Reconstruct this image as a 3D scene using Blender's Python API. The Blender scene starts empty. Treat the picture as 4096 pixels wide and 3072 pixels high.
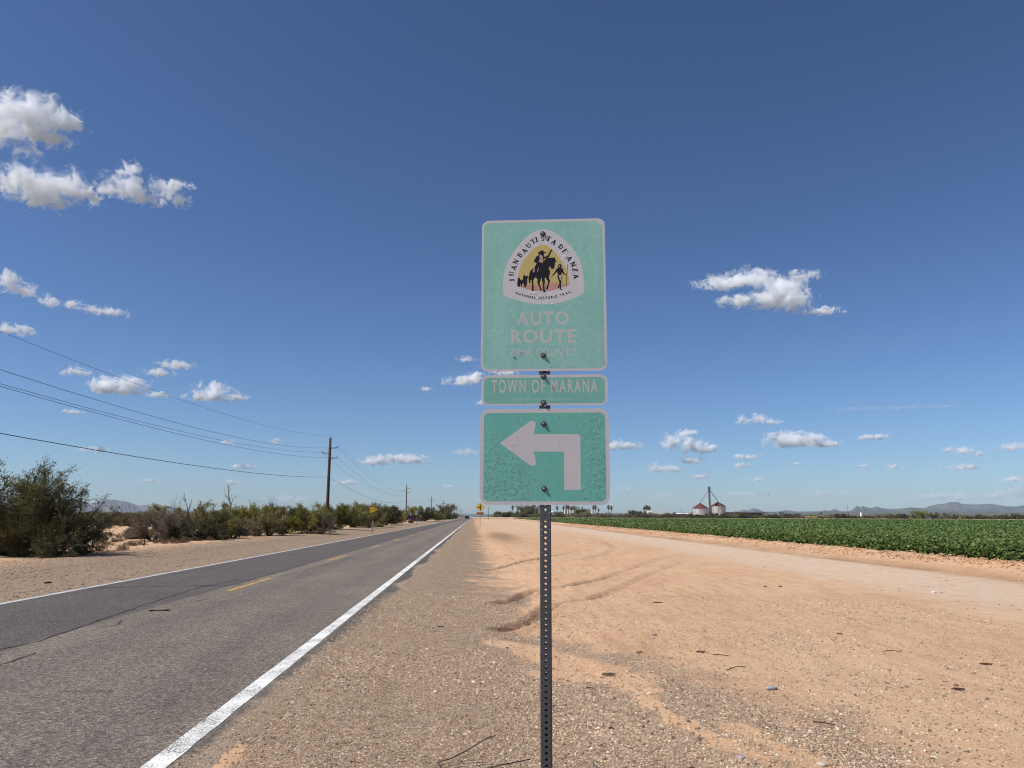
import bpy, bmesh, math, random
import numpy as np
from mathutils import Vector, Matrix

rng = np.random.default_rng(11)
random.seed(11)
SC = bpy.context.scene
COL = SC.collection
R = math.radians

# ------------------------------------------------------------------ camera
F, CX, CY, EYE = 3077.0, 2048.0, 1536.0, 1.6      # focal length and centre of the 4096 x 3072 frame
ROLL = R(0.15)
_c, _s = math.cos(ROLL), math.sin(ROLL)
_dx, _dy = 1894 - CX, 2066 - CY                    # where the road runs to the horizon
_ux, _uy = _dx * _c + _dy * _s, -_dx * _s + _dy * _c
PITCH = math.atan2(_uy, F)
YAW = math.atan2(-_ux * math.cos(PITCH), F)


def ray(px, py):
    x, y = px - CX, py - CY
    x, y = x * _c + y * _s, -x * _s + y * _c
    cp, sp, cy, sy = math.cos(PITCH), math.sin(PITCH), math.cos(YAW), math.sin(YAW)
    f, u = F * cp + y * sp, F * sp - y * cp
    return Vector((x * cy + f * sy, -x * sy + f * cy, u))


def G(px, py, z=0.0):                              # point of the ground seen at a photo position
    d = ray(px, py)
    return Vector((0, 0, EYE)) + d * ((z - EYE) / d.z)


def A(px, py, Y):                                  # point at the distance Y along the road
    d = ray(px, py)
    return Vector((0, 0, EYE)) + d * (Y / d.y)


cam = bpy.data.objects.new('camera', bpy.data.cameras.new('camera'))
COL.objects.link(cam)
fw = ray(CX, CY).normalized()
rt = (ray(CX + 100, CY) - ray(CX, CY)).normalized()
up = rt.cross(fw)
cam.matrix_world = Matrix(((rt.x, up.x, -fw.x, 0), (rt.y, up.y, -fw.y, 0), (rt.z, up.z, -fw.z, EYE), (0, 0, 0, 1)))
cam.data.sensor_width = 36
cam.data.lens = 36 * F / 4096
cam.data.clip_start, cam.data.clip_end = 0.05, 90000
SC.camera = cam

# ------------------------------------------------------------------ sky, sun, exposure
SUN_EL, SUN_BACK = R(51), R(16)                    # sun from the left, a little behind the camera
sun_dir = Vector((-math.cos(SUN_BACK) * math.cos(SUN_EL), -math.sin(SUN_BACK) * math.cos(SUN_EL), math.sin(SUN_EL)))
world = bpy.data.worlds.new('World')
SC.world = world
world.use_nodes = True
wt = world.node_tree
wt.nodes.clear()
sky = wt.nodes.new('ShaderNodeTexSky')
sky.sky_type = 'NISHITA'
sky.sun_disc = False
sky.sun_elevation = SUN_EL
sky.sun_rotation = math.atan2(sun_dir.x, sun_dir.y)
sky.altitude = 1500
sky.air_density = 1.0
sky.dust_density = 1.5
sky.ozone_density = 5.0
gm = wt.nodes.new('ShaderNodeGamma')                # the deep polarised blue of a dry desert sky
gm.inputs['Gamma'].default_value = 1.2
hs = wt.nodes.new('ShaderNodeMixRGB')
hs.blend_type = 'MULTIPLY'
hs.inputs[0].default_value = 1.0
hs.inputs[2].default_value = (0.82, 0.845, 0.89, 1)
bg = wt.nodes.new('ShaderNodeBackground')
bg.inputs['Strength'].default_value = 0.083
wo = wt.nodes.new('ShaderNodeOutputWorld')
wt.links.new(sky.outputs[0], gm.inputs['Color'])
wt.links.new(gm.outputs[0], hs.inputs[1])
wt.links.new(hs.outputs[0], bg.inputs['Color'])
wt.links.new(bg.outputs[0], wo.inputs['Surface'])

sl = bpy.data.lights.new('sun', 'SUN')
sl.energy, sl.angle, sl.color = 4.8, R(0.5), (1.0, 0.975, 0.935)
so = bpy.data.objects.new('sun', sl)
so.rotation_euler = sun_dir.to_track_quat('Z', 'Y').to_euler()
so.location = (-30, 0, 60)
COL.objects.link(so)

SC.view_settings.view_transform = 'Standard'
SC.view_settings.look = 'None'
SC.view_settings.exposure = 0.0
SC.view_settings.gamma = 1.0
SC.view_settings.use_curve_mapping = False
SC.render.engine = 'CYCLES'
SC.cycles.use_denoising = True
SC.cycles.filter_width = 1.05
SC.cycles.max_bounces = 30
SC.cycles.diffuse_bounces = 3
SC.cycles.volume_bounces = 28
SC.cycles.volume_step_rate = 0.6
SC.cycles.transparent_max_bounces = 16


# ------------------------------------------------------------------ helpers
def lin(r, g, b):
    return tuple(((c / 255 + 0.055) / 1.055) ** 2.4 if c > 10 else c / 255 / 12.92 for c in (r, g, b)) + (1,)


class Mat:                                         # short-hand for building a node material
    def __init__(s, name):
        s.m = bpy.data.materials.new(name)
        s.m.use_nodes = True
        s.t = s.m.node_tree
        s.t.nodes.clear()
        s.out = s.n('OutputMaterial')

    def n(s, kind, ins=None, **props):
        d = s.t.nodes.new('ShaderNode' + kind)
        for k, v in props.items():
            setattr(d, k, v)
        for k, v in (ins or {}).items():
            s.set(d.inputs[k], v)
        return d

    def set(s, sock, v):
        if isinstance(v, bpy.types.NodeSocket):
            s.t.links.new(v, sock)
        else:
            sock.default_value = v

    def noise(s, vec, scale, detail=4, rough=0.55, dist=0.0):
        return s.n('TexNoise', {'Vector': vec, 'Scale': scale, 'Detail': detail, 'Roughness': rough, 'Distortion': dist}).outputs[0]

    def vor(s, vec, scale, feature='F1', out='Distance', rand=1.0):
        return s.n('TexVoronoi', {'Vector': vec, 'Scale': scale, 'Randomness': rand}, feature=feature).outputs[out]

    def ramp(s, fac, *stops, interp='LINEAR'):
        d = s.n('ValToRGB', {'Fac': fac})
        d.color_ramp.interpolation = interp
        e = d.color_ramp.elements
        while len(e) < len(stops):
            e.new(0.5)
        for q, (p, c) in zip(e, stops):
            q.position = p
            q.color = c if hasattr(c, '__len__') else (c, c, c, 1)
        return d.outputs[0]

    def mix(s, fac, a, b, mode='MIX'):
        d = s.n('MixRGB', {'Fac': fac, 'Color1': a, 'Color2': b}, blend_type=mode)
        return d.outputs[0]

    def math(s, op, a, b=0.0, clamp=False):
        d = s.n('Math', {0: a, 1: b}, operation=op, use_clamp=clamp)
        return d.outputs[0]

    def mr(s, v, a, b, c=0.0, d=1.0):
        return s.n('MapRange', {'Value': v, 'From Min': a, 'From Max': b, 'To Min': c, 'To Max': d}).outputs[0]

    def attr(s, name, out='Fac'):
        return s.n('Attribute', attribute_name=name).outputs[out]

    def pos(s):
        return s.n('NewGeometry').outputs['Position']

    def obj(s):
        return s.n('TexCoord').outputs['Object']

    def bump(s, h, strength=0.3, dist=0.01):
        return s.n('Bump', {'Height': h, 'Strength': strength, 'Distance': dist}).outputs[0]

    def pbr(s, color, rough=0.8, normal=None, metal=0.0, spec=0.3, **kw):
        d = s.n('BsdfPrincipled', {'Base Color': color, 'Roughness': rough, 'Metallic': metal, 'Specular IOR Level': spec})
        if normal is not None:
            s.set(d.inputs['Normal'], normal)
        for k, v in kw.items():
            s.set(d.inputs[k], v)
        s.t.links.new(d.outputs[0], s.out.inputs['Surface'])
        return s.m


def plain(name, col, rough=0.7, metal=0.0, spec=0.3, var=0.18, scale=6.0, bump=0.0, detail=5):
    M = Mat(name)
    o = M.obj()
    f = M.noise(o, scale, detail, 0.65)
    c = M.mix(1.0, col, M.ramp(f, (0.25, 1 - var), (0.75, 1 + var)), 'MULTIPLY')
    return M.pbr(c, rough, M.bump(f, bump, 0.01) if bump else None, metal, spec)


def tag(o, label=None, cat=None, group=None, kind=None):
    for k, v in (('label', label), ('category', cat), ('group', group), ('kind', kind)):
        if v:
            o[k] = v
    return o


def link(name, mesh, parent=None):
    o = bpy.data.objects.new(name, mesh)
    COL.objects.link(o)
    if parent is not None:
        o.parent = parent
    return o


def empty(name, loc, rz=0.0):
    o = bpy.data.objects.new(name, None)
    o.empty_display_size = 0.3
    COL.objects.link(o)
    o.location = loc
    o.rotation_euler = (0, 0, rz)
    return o


def copy_tree(o, parent=None):
    c = o.copy()
    COL.objects.link(c)
    if parent is not None:
        c.parent = parent
    for ch in o.children:
        copy_tree(ch, c)
    return c


def mesh_np(name, V, Fc, mat, parent=None, smooth=False, attrs=None, colors=None):
    me = bpy.data.meshes.new(name)
    V = np.asarray(V, np.float32)
    Fc = np.asarray(Fc, np.int32)
    nf, k = Fc.shape
    me.vertices.add(len(V))
    me.vertices.foreach_set('co', V.ravel())
    me.loops.add(nf * k)
    me.loops.foreach_set('vertex_index', Fc.ravel())
    me.polygons.add(nf)
    me.polygons.foreach_set('loop_start', np.arange(nf, dtype=np.int32) * k)
    me.polygons.foreach_set('use_smooth', np.full(nf, bool(smooth)))
    for an, (dom, arr) in (attrs or {}).items():
        a = me.attributes.new(an, 'FLOAT', dom)
        a.data.foreach_set('value', np.asarray(arr, np.float32).ravel())
    if colors is not None:
        dom, arr = colors
        a = me.attributes.new('tint', 'FLOAT_COLOR', dom)
        a.data.foreach_set('color', np.asarray(arr, np.float32).ravel())
    me.update(calc_edges=True)
    if mat:
        me.materials.append(mat)
    return link(name, me, parent)


class MB:                                          # collects shapes into one mesh
    def __init__(s):
        s.v, s.f = [], []

    def add(s, vs, fs):
        b = len(s.v)
        s.v += [tuple(p) for p in vs]
        s.f += [tuple(b + i for i in q) for q in fs]
        return s

    def box(s, lo, hi, M=None, taper=1.0):
        (x0, y0, z0), (x1, y1, z1) = lo, hi
        cx, cy = (x0 + x1) / 2, (y0 + y1) / 2
        t = lambda x, y: (cx + (x - cx) * taper, cy + (y - cy) * taper)
        vs = [(x0, y0, z0), (x1, y0, z0), (x1, y1, z0), (x0, y1, z0)] + [(*t(x, y), z1) for x, y in ((x0, y0), (x1, y0), (x1, y1), (x0, y1))]
        if M is not None:
            vs = [M @ Vector(p) for p in vs]
        return s.add(vs, [(3, 2, 1, 0), (4, 5, 6, 7), (0, 1, 5, 4), (1, 2, 6, 5), (2, 3, 7, 6), (3, 0, 4, 7)])

    def tube(s, path, rad, n=6, cap=True):
        path = [Vector(p) for p in path]
        if not hasattr(rad, '__len__'):
            rad = [rad] * len(path)
        b = len(s.v)
        ref = None
        for i, p in enumerate(path):
            d = (path[min(i + 1, len(path) - 1)] - path[max(i - 1, 0)]).normalized()
            if ref is None:
                ref = d.orthogonal().normalized()
            e1 = (ref - d * ref.dot(d))
            e1 = e1.normalized() if e1.length > 1e-6 else d.orthogonal().normalized()
            ref = e1
            e2 = d.cross(e1)
            for k in range(n):
                a = 2 * math.pi * k / n
                s.v.append(tuple(p + (e1 * math.cos(a) + e2 * math.sin(a)) * rad[i]))
        for i in range(len(path) - 1):
            for k in range(n):
                s.f.append((b + i * n + k, b + i * n + (k + 1) % n, b + (i + 1) * n + (k + 1) % n, b + (i + 1) * n + k))
        if cap:
            s.f.append(tuple(b + k for k in reversed(range(n))))
            e = b + (len(path) - 1) * n
            s.f.append(tuple(e + k for k in range(n)))
        return s

    def prism(s, poly, M, h):                      # outline in (u, v), pushed along w by h
        n = len(poly)
        vs = [M @ Vector((u, v, 0)) for u, v in poly] + [M @ Vector((u, v, h)) for u, v in poly]
        return s.add(vs, [tuple(reversed(range(n))), tuple(range(n, 2 * n))] + [(i, (i + 1) % n, n + (i + 1) % n, n + i) for i in range(n)])

    def rev(s, prof, n=16, c=(0, 0, 0), M=None):   # profile (r, z) turned about the upright axis
        b = len(s.v)
        for r, z in prof:
            for k in range(n):
                a = 2 * math.pi * k / n
                p = Vector((c[0] + r * math.cos(a), c[1] + r * math.sin(a), c[2] + z))
                s.v.append(tuple(M @ p if M is not None else p))
        for i in range(len(prof) - 1):
            for k in range(n):
                s.f.append((b + i * n + k, b + i * n + (k + 1) % n, b + (i + 1) * n + (k + 1) % n, b + (i + 1) * n + k))
        return s

    def build(s, name, mat, parent=None, smooth=False):
        me = bpy.data.meshes.new(name)
        me.from_pydata(s.v, [], s.f)
        if smooth:
            me.polygons.foreach_set('use_smooth', [True] * len(me.polygons))
        me.update()
        me.materials.append(mat)
        return link(name, me, parent)


def vnoise(x, y, seed=0):                          # smooth value noise for heights and masks
    x, y = np.asarray(x, float), np.asarray(y, float)
    xi, yi = np.floor(x), np.floor(y)
    fx, fy = x - xi, y - yi
    fx, fy = fx * fx * (3 - 2 * fx), fy * fy * (3 - 2 * fy)

    def h(a, b):
        v = np.sin(a * 127.1 + b * 311.7 + seed * 74.7) * 43758.5453
        return v - np.floor(v)
    return (h(xi, yi) * (1 - fx) + h(xi + 1, yi) * fx) * (1 - fy) + (h(xi, yi + 1) * (1 - fx) + h(xi + 1, yi + 1) * fx) * fy


def fbm(x, y, oct=4, seed=0):
    t, a, n = 0, 1.0, 0
    for k in range(oct):
        t = t + a * vnoise(x * 2 ** k, y * 2 ** k, seed + k)
        n += a
        a *= 0.5
    return t / n


def sm(x, a, b):
    t = np.clip((x - a) / (b - a), 0, 1)
    return t * t * (3 - 2 * t)


def pdist(X, Y, pts):                              # distance to a polyline on the ground
    best = np.full(X.shape, 1e9)
    for p, q in zip(pts[:-1], pts[1:]):
        dx, dy = q[0] - p[0], q[1] - p[1]
        t = np.clip(((X - p[0]) * dx + (Y - p[1]) * dy) / (dx * dx + dy * dy + 1e-9), 0, 1)
        best = np.minimum(best, np.hypot(X - p[0] - t * dx, Y - p[1] - t * dy))
    return best


def gp(*pts):
    return [tuple(G(*p).xy) for p in pts]


# ------------------------------------------------------------------ ground
ROAD_L, ROAD_R, LINE_L, LINE_R, MID = -8.82, -1.62, -8.63, -2.04, -5.27


def berm_x(Y):
    return 14.7 + 0.02 * (np.clip(Y, 0, 600) - 20)


RUTS = [gp((2000, 2498), (2060, 2482), (2120, 2462), (2175, 2428), (2215, 2404), (2300, 2396), (2380, 2384), (2480, 2345), (2600, 2290), (2720, 2243)),
        gp((1990, 2396), (2060, 2380), (2110, 2358), (2160, 2350), (2260, 2342), (2400, 2312), (2520, 2270), (2660, 2222)),
        gp((1960, 2266), (2040, 2252), (2110, 2240), (2190, 2226), (2300, 2200)),
        gp((2290, 2146), (2380, 2156), (2440, 2172), (2452, 2190), (2420, 2212), (2330, 2232))]
SANDS = [(gp((2010, 2540), (2120, 2560), (2230, 2600), (2420, 2660), (2560, 2720)), 0.30),
         (gp((2180, 2650), (2420, 2690), (2560, 2680)), 0.22),
         (gp((2560, 2760), (2700, 2850), (2900, 2940), (3080, 3020), (3250, 3110)), 0.10),
         (gp((2950, 2880), (3120, 2960), (3300, 3060), (3400, 3120)), 0.14),
         (gp((900, 2990), (840, 3072), (800, 3160)), 0.12)]
GRAV_R = gp((1985, 2330), (2050, 2480), (2230, 2560), (2640, 2620), (3000, 2760), (3420, 2960), (3900, 3200))


def g_height(X, Y):
    X, Y = np.asarray(X, float), np.asarray(Y, float)
    near = sm(-np.hypot(X, Y - 20), -260, -120)
    z = -0.02 + 0.012 * (fbm(X * 1.7, Y * 1.7, 3, 5) - 0.5) * near
    z = z - 0.075 * np.exp(-((X - 0.75) / 0.75) ** 2) * near - 0.03 * sm(X, -1.7, -0.8) * near
    z = z + 0.05 * (fbm(X * 0.35, Y * 0.2, 3, 9) - 0.5) * sm(X, 1.0, 4.0) * near
    # roadside bank on the far side of the road
    z = z + near * sm(-X, 10.5, 14.5) * (0.10 + 0.16 * (fbm(X * 0.18, Y * 0.09, 3, 3) - 0.35)) - near * 0.05 * np.exp(-((X + 10.4) / 0.9) ** 2)
    z = z + near * 0.03 * (fbm(X * 1.2, Y * 0.35, 3, 31) - 0.5) * sm(-X, 9.6, 12)
    # ploughed ridge along the field
    b = X - berm_x(Y)
    ridge = sm(b, -0.1, 1.0) * (1 - 0.35 * sm(b, 1.2, 2.4))
    clod = fbm(X * 2.6, Y * 2.2, 4, 12) - 0.5
    z = z + ridge * (0.36 + 0.26 * clod * np.exp(-((b - 0.9) / 1.3) ** 2)) * sm(Y, -20, 2) * (1 - sm(Y, 560, 640)) * (1 - sm(b, 300, 330))
    z = z - 0.05 * np.exp(-((b + 0.45) / 0.4) ** 2) * near
    for r in RUTS:
        m = (Y > 4) & (Y < 75) & (X > -3) & (X < 20)
        if m.any():
            d = pdist(X[m], Y[m], r)
            w = 0.13
            fade = 0.30 + 0.70 * (1 - sm(np.abs(Y[m] - r[2][1]), 1.0, 5.0))
            fade = fade * (0.55 + 0.9 * fbm(X[m] * 4, Y[m] * 4, 3, 55))
            dz = (-0.085 * np.exp(-(d / w) ** 4) + 0.05 * np.exp(-((d - 0.23) / 0.07) ** 2) + 0.03 * np.exp(-(d / w) ** 4) * np.sin(X[m] * 31 + Y[m] * 17)) * fade
            z[m] += dz
    e = sm(X, ROAD_L - 1.2, ROAD_L - 0.3) * (1 - sm(X, ROAD_R + 0.3, ROAD_R + 1.3))   # verge meets the asphalt nearly flush
    z = z * (1 - e) + e * (-0.0015 + 0.005 * (fbm(X * 2.2, Y * 1.1, 3, 15) - 0.5))
    u = sm(X, ROAD_L + 0.12, ROAD_L + 0.4) * (1 - sm(X, ROAD_R - 0.5, ROAD_R - 0.22))
    z = z * (1 - u) + u * -0.06
    return z


def axis(dense, lo, hi, far, grow):
    a = list(np.arange(lo, hi, dense))
    s, x = dense, hi
    while x < far:
        a.append(x)
        s *= grow
        x += s
    s, x, b = dense, lo, []
    while x > -far:
        s *= grow
        x -= s
        b.append(x)
    return np.array(b[::-1] + a)


xs = axis(0.06, -2.2, 3.4, 9300, 1.05)
ys, y, s = [-900, -300, -100, -40, -15, -5, 0, 2, 3], 3.8, 0.030
while y < 9300:
    ys.append(y)
    s = max(0.036, y * 0.0092)
    y += s
ys = np.array(ys)
GX, GY = np.meshgrid(xs, ys)
GZ = g_height(GX.ravel(), GY.ravel())
X, Y = GX.ravel(), GY.ravel()
nx, ny = len(xs), len(ys)
ii = (np.arange(ny - 1)[:, None] * nx + np.arange(nx - 1)[None, :]).ravel()
quads = np.stack([ii, ii + 1, ii + 1 + nx, ii + nx], 1)

# what lies where: gravel, pale hard-packed dirt, damp soil, churned ruts, scrub litter
gr_line = np.array(GRAV_R)
edge = np.interp(Y, gr_line[::-1, 1], gr_line[::-1, 0], left=3.2, right=0.35)
wob = (fbm(X * 0.9, Y * 0.5, 4, 21) - 0.5)
wob = wob + 0.8 * (fbm(X * 3.1, Y * 2.0, 3, 22) - 0.5)
gravel = sm(edge + wob * 1.5 - X, -0.9, 0.7) * (X > -3) * (0.72 + 0.28 * sm(fbm(X * 1.1, Y * 0.8, 3, 61), 0.35, 0.6))
gravel = np.where(X < -7, sm(X + wob * 2.0, -19.0, -11.5) * 0.85, gravel)
sand = np.zeros_like(X)
nr = (Y < 75) & (np.abs(X) < 22)
for pts, w in SANDS:
    d = pdist(X[nr], Y[nr], pts)
    sand[nr] = np.maximum(sand[nr], 1 - sm(d + (fbm(X[nr] * 3, Y[nr] * 3, 3, 8) - 0.5) * 0.35, w * 0.5, w * 1.3))
gravel = gravel * (1 - sand)
fine = sm(X, 2, 3.5) * (1 - sm(Y, 9, 26)) * (0.35 + 0.5 * fbm(X * 0.5, Y * 0.3, 3, 40))
b = X - berm_x(Y)
pale = sm(b + wob, -6.5, -3.5) * (1 - sm(b, -0.7, -0.3)) * (X > 0)
pale = np.maximum(pale, 0.45 * sm(X, 2, 4) * sm(Y, 50, 110) * (1 - sm(b, -0.7, -0.3)))
dampc = G(2005, 2142)
damp = np.exp(-(((X - dampc.x) / 1.35) ** 2 + ((Y - dampc.y) / 17.0) ** 2) ** 1.5)
damp = damp * (0.55 + 0.6 * fbm(X * 1.3, Y * 0.35, 4, 91))
damp = np.maximum(damp, 0.75 * np.exp(-((b + 0.15) / 0.42) ** 2) * (X > 0) * (0.5 + fbm(X * 1.5, Y * 0.8, 3, 71)))
rutm = np.zeros_like(X)
for r in RUTS:
    d = pdist(X[nr], Y[nr], r)
    rutm[nr] = np.maximum(rutm[nr], np.exp(-(d / 0.15) ** 4) * (0.55 + 0.45 * (fbm(X[nr] * 5, Y[nr] * 5, 3, 77) > 0.45)) * (0.3 + 0.7 * (1 - sm(np.abs(Y[nr] - r[2][1]), 1.0, 6.0))))

scrubm = np.maximum(sm(np.hypot(X * 0.9, Y), 420, 900), sm(-X, 60, 160) * 0.8)

M = Mat('desert_soil')
p = M.pos()
big = M.noise(p, 0.35, 5, 0.6)
med = M.noise(p, 3.0, 6, 0.65)
fin = M.noise(p, 42.0, 5, 0.75)
soil = M.ramp(M.mix(0.5, big, med), (0.3, (0.52, 0.297, 0.168, 1)), (0.5, (0.60, 0.372, 0.216, 1)), (0.72, (0.65, 0.432, 0.262, 1)))
palec = M.ramp(med, (0.3, (0.56, 0.40, 0.27, 1)), (0.7, (0.68, 0.52, 0.38, 1)))
drag = M.noise(M.n('Mapping', {0: p, 'Rotation': (0, 0, R(-14)), 'Scale': (3.2, 0.35, 1)}).outputs[0], 1.4, 6, 0.7)
soil = M.mix(1.0, soil, M.ramp(drag, (0.3, (0.80, 0.76, 0.72, 1)), (0.5, (1, 1, 1, 1)), (0.7, (1.10, 1.11, 1.12, 1))), 'MULTIPLY')
c = M.mix(M.math('MULTIPLY', M.attr('pale'), M.mr(drag, 0.25, 0.6, 0.55, 1.0)), soil, palec)
vc = M.n('TexVoronoi', {'Vector': p, 'Scale': 62.0}, feature='F1')
vd = M.n('TexVoronoi', {'Vector': p, 'Scale': 26.0}, feature='F1')
peb = M.mix(0.45, M.n('SeparateColor', {'Color': vc.outputs['Color']}).outputs[0], M.n('SeparateColor', {'Color': vd.outputs['Color']}).outputs[1])
grc = M.ramp(peb, (0.10, (0.12, 0.085, 0.06, 1)), (0.25, (0.31, 0.212, 0.135, 1)), (0.5, (0.44, 0.31, 0.205, 1)), (0.8, (0.54, 0.40, 0.27, 1)), (0.95, (0.74, 0.62, 0.48, 1)))
coarse = M.noise(p, 7.0, 5, 0.8)
grc = M.mix(1.0, grc, M.ramp(coarse, (0.32, (0.66, 0.64, 0.62, 1)), (0.5, (1, 1, 1, 1)), (0.68, (1.22, 1.2, 1.18, 1))), 'MULTIPLY')
gapc = M.mix(M.math('MULTIPLY', M.mr(vc.outputs['Distance'], 0.35, 0.75), 0.6, True), grc, (0.15, 0.10, 0.064, 1))
gf = M.math('ADD', M.attr('gravel'), M.math('MULTIPLY', M.math('SUBTRACT', med, 0.5), 0.5), True)
gf = M.mr(gf, 0.15, 0.75)
c = M.mix(gf, c, gapc)
c = M.mix(M.math('MULTIPLY', M.attr('fine'), M.mr(fin, 0.42, 0.62), True), c, M.mix(0.6, c, grc))
c = M.mix(M.math('MULTIPLY', M.attr('damp'), 0.85), c, (0.25, 0.15, 0.085, 1))
c = M.mix(M.math('MULTIPLY', M.attr('rut'), M.mr(M.noise(p, 9.0, 4, 0.7), 0.36, 0.54), True), c, (0.15, 0.085, 0.05, 1))
c = M.mix(M.math('MULTIPLY', M.attr('scrub'), M.mr(M.noise(p, 0.08, 5, 0.7), 0.25, 0.55), True), c, M.mix(big, (0.085, 0.083, 0.045, 1), (0.15, 0.13, 0.085, 1)))
c = M.mix(1.0, c, M.ramp(fin, (0.25, 0.72), (0.75, 1.22)), 'MULTIPLY')
speck = M.math('MAXIMUM', M.math('GREATER_THAN', M.noise(p, 17.0, 2, 0.5), 0.70), M.math('GREATER_THAN', M.noise(p, 6.0, 3, 0.7), 0.72))
c = M.mix(M.math('MULTIPLY', speck, 0.6), c, (0.12, 0.08, 0.055, 1))
h = M.math('ADD', M.math('MULTIPLY', fin, 0.6), M.math('MULTIPLY', M.math('SUBTRACT', 1.0, vc.outputs['Distance']), M.math('MULTIPLY', gf, 1.2)))
soil_mat = M.pbr(c, 0.95, M.bump(M.math('ADD', h, M.math('MULTIPLY', med, 2.0)), 0.55, 0.02), spec=0.12)
ground = mesh_np('ground', np.stack([X, Y, GZ], 1), quads, soil_mat, smooth=True,
                 attrs={'gravel': ('POINT', gravel), 'pale': ('POINT', pale), 'damp': ('POINT', damp), 'rut': ('POINT', rutm), 'fine': ('POINT', fine), 'scrub': ('POINT', scrubm)})
tag(ground, kind='structure')


def zg(x, y):
    return float(g_height(np.array([x]), np.array([y]))[0])


# ------------------------------------------------------------------ road
M = Mat('worn_asphalt')
p = M.pos()
sx = M.n('SeparateXYZ', {0: p})
st = M.n('Mapping', {0: p, 'Scale': (1.0, 0.12, 1.0)}).outputs[0]
streak = M.noise(st, 1.6, 5, 0.6)
patch = M.noise(p, 0.55, 5, 0.6, 0.6)
agg = M.n('TexVoronoi', {'Vector': p, 'Scale': 75.0}, feature='F1')
aggc = M.n('SeparateColor', {'Color': agg.outputs['Color']}).outputs[0]
fin = M.noise(p, 60, 4, 0.8)
lane = M.mr(M.math('ADD', sx.outputs[0], M.math('MULTIPLY', M.math('SUBTRACT', streak, 0.5), 0.25)), -5.66, -5.60)
old = M.ramp(M.mix(0.5, streak, patch), (0.3, (0.195, 0.157, 0.120, 1)), (0.5, (0.255, 0.206, 0.156, 1)), (0.7, (0.315, 0.254, 0.19, 1)))
new = M.ramp(M.mix(0.5, streak, patch), (0.3, (0.125, 0.104, 0.090, 1)), (0.7, (0.175, 0.145, 0.124, 1)))
c = M.mix(lane, new, old)
wheel = M.math('ADD', M.math('ABSOLUTE', M.math('SUBTRACT', M.math('ABSOLUTE', M.math('SUBTRACT', sx.outputs[0], -3.75)), 0.85)), 0.0)
c = M.mix(M.mr(wheel, 0.15, 0.5, 0.22, 0.0), c, (0.115, 0.10, 0.095, 1))
agg2 = M.n('SeparateColor', {'Color': M.n('TexVoronoi', {'Vector': p, 'Scale': 38.0}, feature='F1').outputs['Color']}).outputs[1]
c = M.mix(1.0, c, M.ramp(M.mix(0.5, aggc, agg2), (0.12, 0.40), (0.45, 0.95), (0.7, 1.2), (0.9, 2.1)), 'MULTIPLY')
c = M.mix(M.mr(fin, 0.35, 0.7, 0.45, 0.0), c, (0.035, 0.03, 0.03, 1))
tar = M.mr(M.noise(M.n('Mapping', {0: p, 'Scale': (0.8, 0.25, 1.0)}).outputs[0], 1.1, 3, 0.5), 0.66, 0.74, 0, 0.5)
c = M.mix(tar, c, (0.07, 0.065, 0.065, 1))
edge_d = M.math('ADD', sx.outputs[0], M.math('ADD', M.math('MULTIPLY', M.math('SUBTRACT', M.noise(p, 2.2, 5, 0.7), 0.5), 0.45), M.math('MULTIPLY', M.math('SUBTRACT', M.noise(p, 14, 4, 0.8), 0.5), 0.30)))
away = M.math('MULTIPLY', M.mr(sx.outputs[1], 8.0, 12.0), M.mr(M.noise(M.n('Mapping', {0: p, 'Scale': (0.0, 0.22, 0.0)}).outputs[0], 1.0, 3, 0.6), 0.36, 0.56))
edge_d = M.math('SUBTRACT', edge_d, M.math('MULTIPLY', away, 0.24))
drift = M.math('ADD', M.mr(edge_d, -1.93, -1.82), M.mr(sx.outputs[0], -8.70, -8.82), True)
c = M.mix(M.math('MULTIPLY', M.mr(sx.outputs[0], -1.96, -1.90), 0.75), c, M.mix(aggc, (0.055, 0.05, 0.047, 1), (0.12, 0.105, 0.095, 1)))
c = M.mix(M.math('MULTIPLY', drift, 0.9), c, M.mix(aggc, (0.26, 0.185, 0.125, 1), (0.50, 0.37, 0.255, 1)))
road_mat = M.pbr(c, 0.85, M.bump(M.math('ADD', fin, agg.outputs['Distance']), 0.7, 0.012), spec=0.25)

ysr = np.concatenate([np.arange(-60, 3, 3), np.arange(3, 60, 0.12), np.geomspace(60, 3000, 240)])
n = len(ysr)
er = ROAD_R + 0.16 * (fbm(ysr * 0.5, ysr * 0 + 3, 3, 2) - 0.5) + 0.16 * (fbm(ysr * 3.0, ysr * 0 + 9, 3, 6) - 0.5)
el = ROAD_L + 0.12 * (fbm(ysr * 2.0, ysr * 0 + 1, 3, 4) - 0.5)
cols = [el - 0.04, el, np.full(n, -7.2), np.full(n, -5.4), np.full(n, -3.6), er, er + 0.05]
zz = [-0.03, 0.0, 0.0, 0.0, 0.0, 0.0, -0.03]
RX = np.stack(cols, 1)
RV = np.stack([RX, np.repeat(ysr[:, None], 7, 1), np.repeat(np.array(zz)[None], n, 0)], 2).reshape(-1, 3)
ii = (np.arange(n - 1)[:, None] * 7 + np.arange(6)[None]).ravel()
road = mesh_np('road', RV, np.stack([ii, ii + 1, ii + 8, ii + 7], 1), road_mat)
tag(road, kind='structure')


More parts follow.
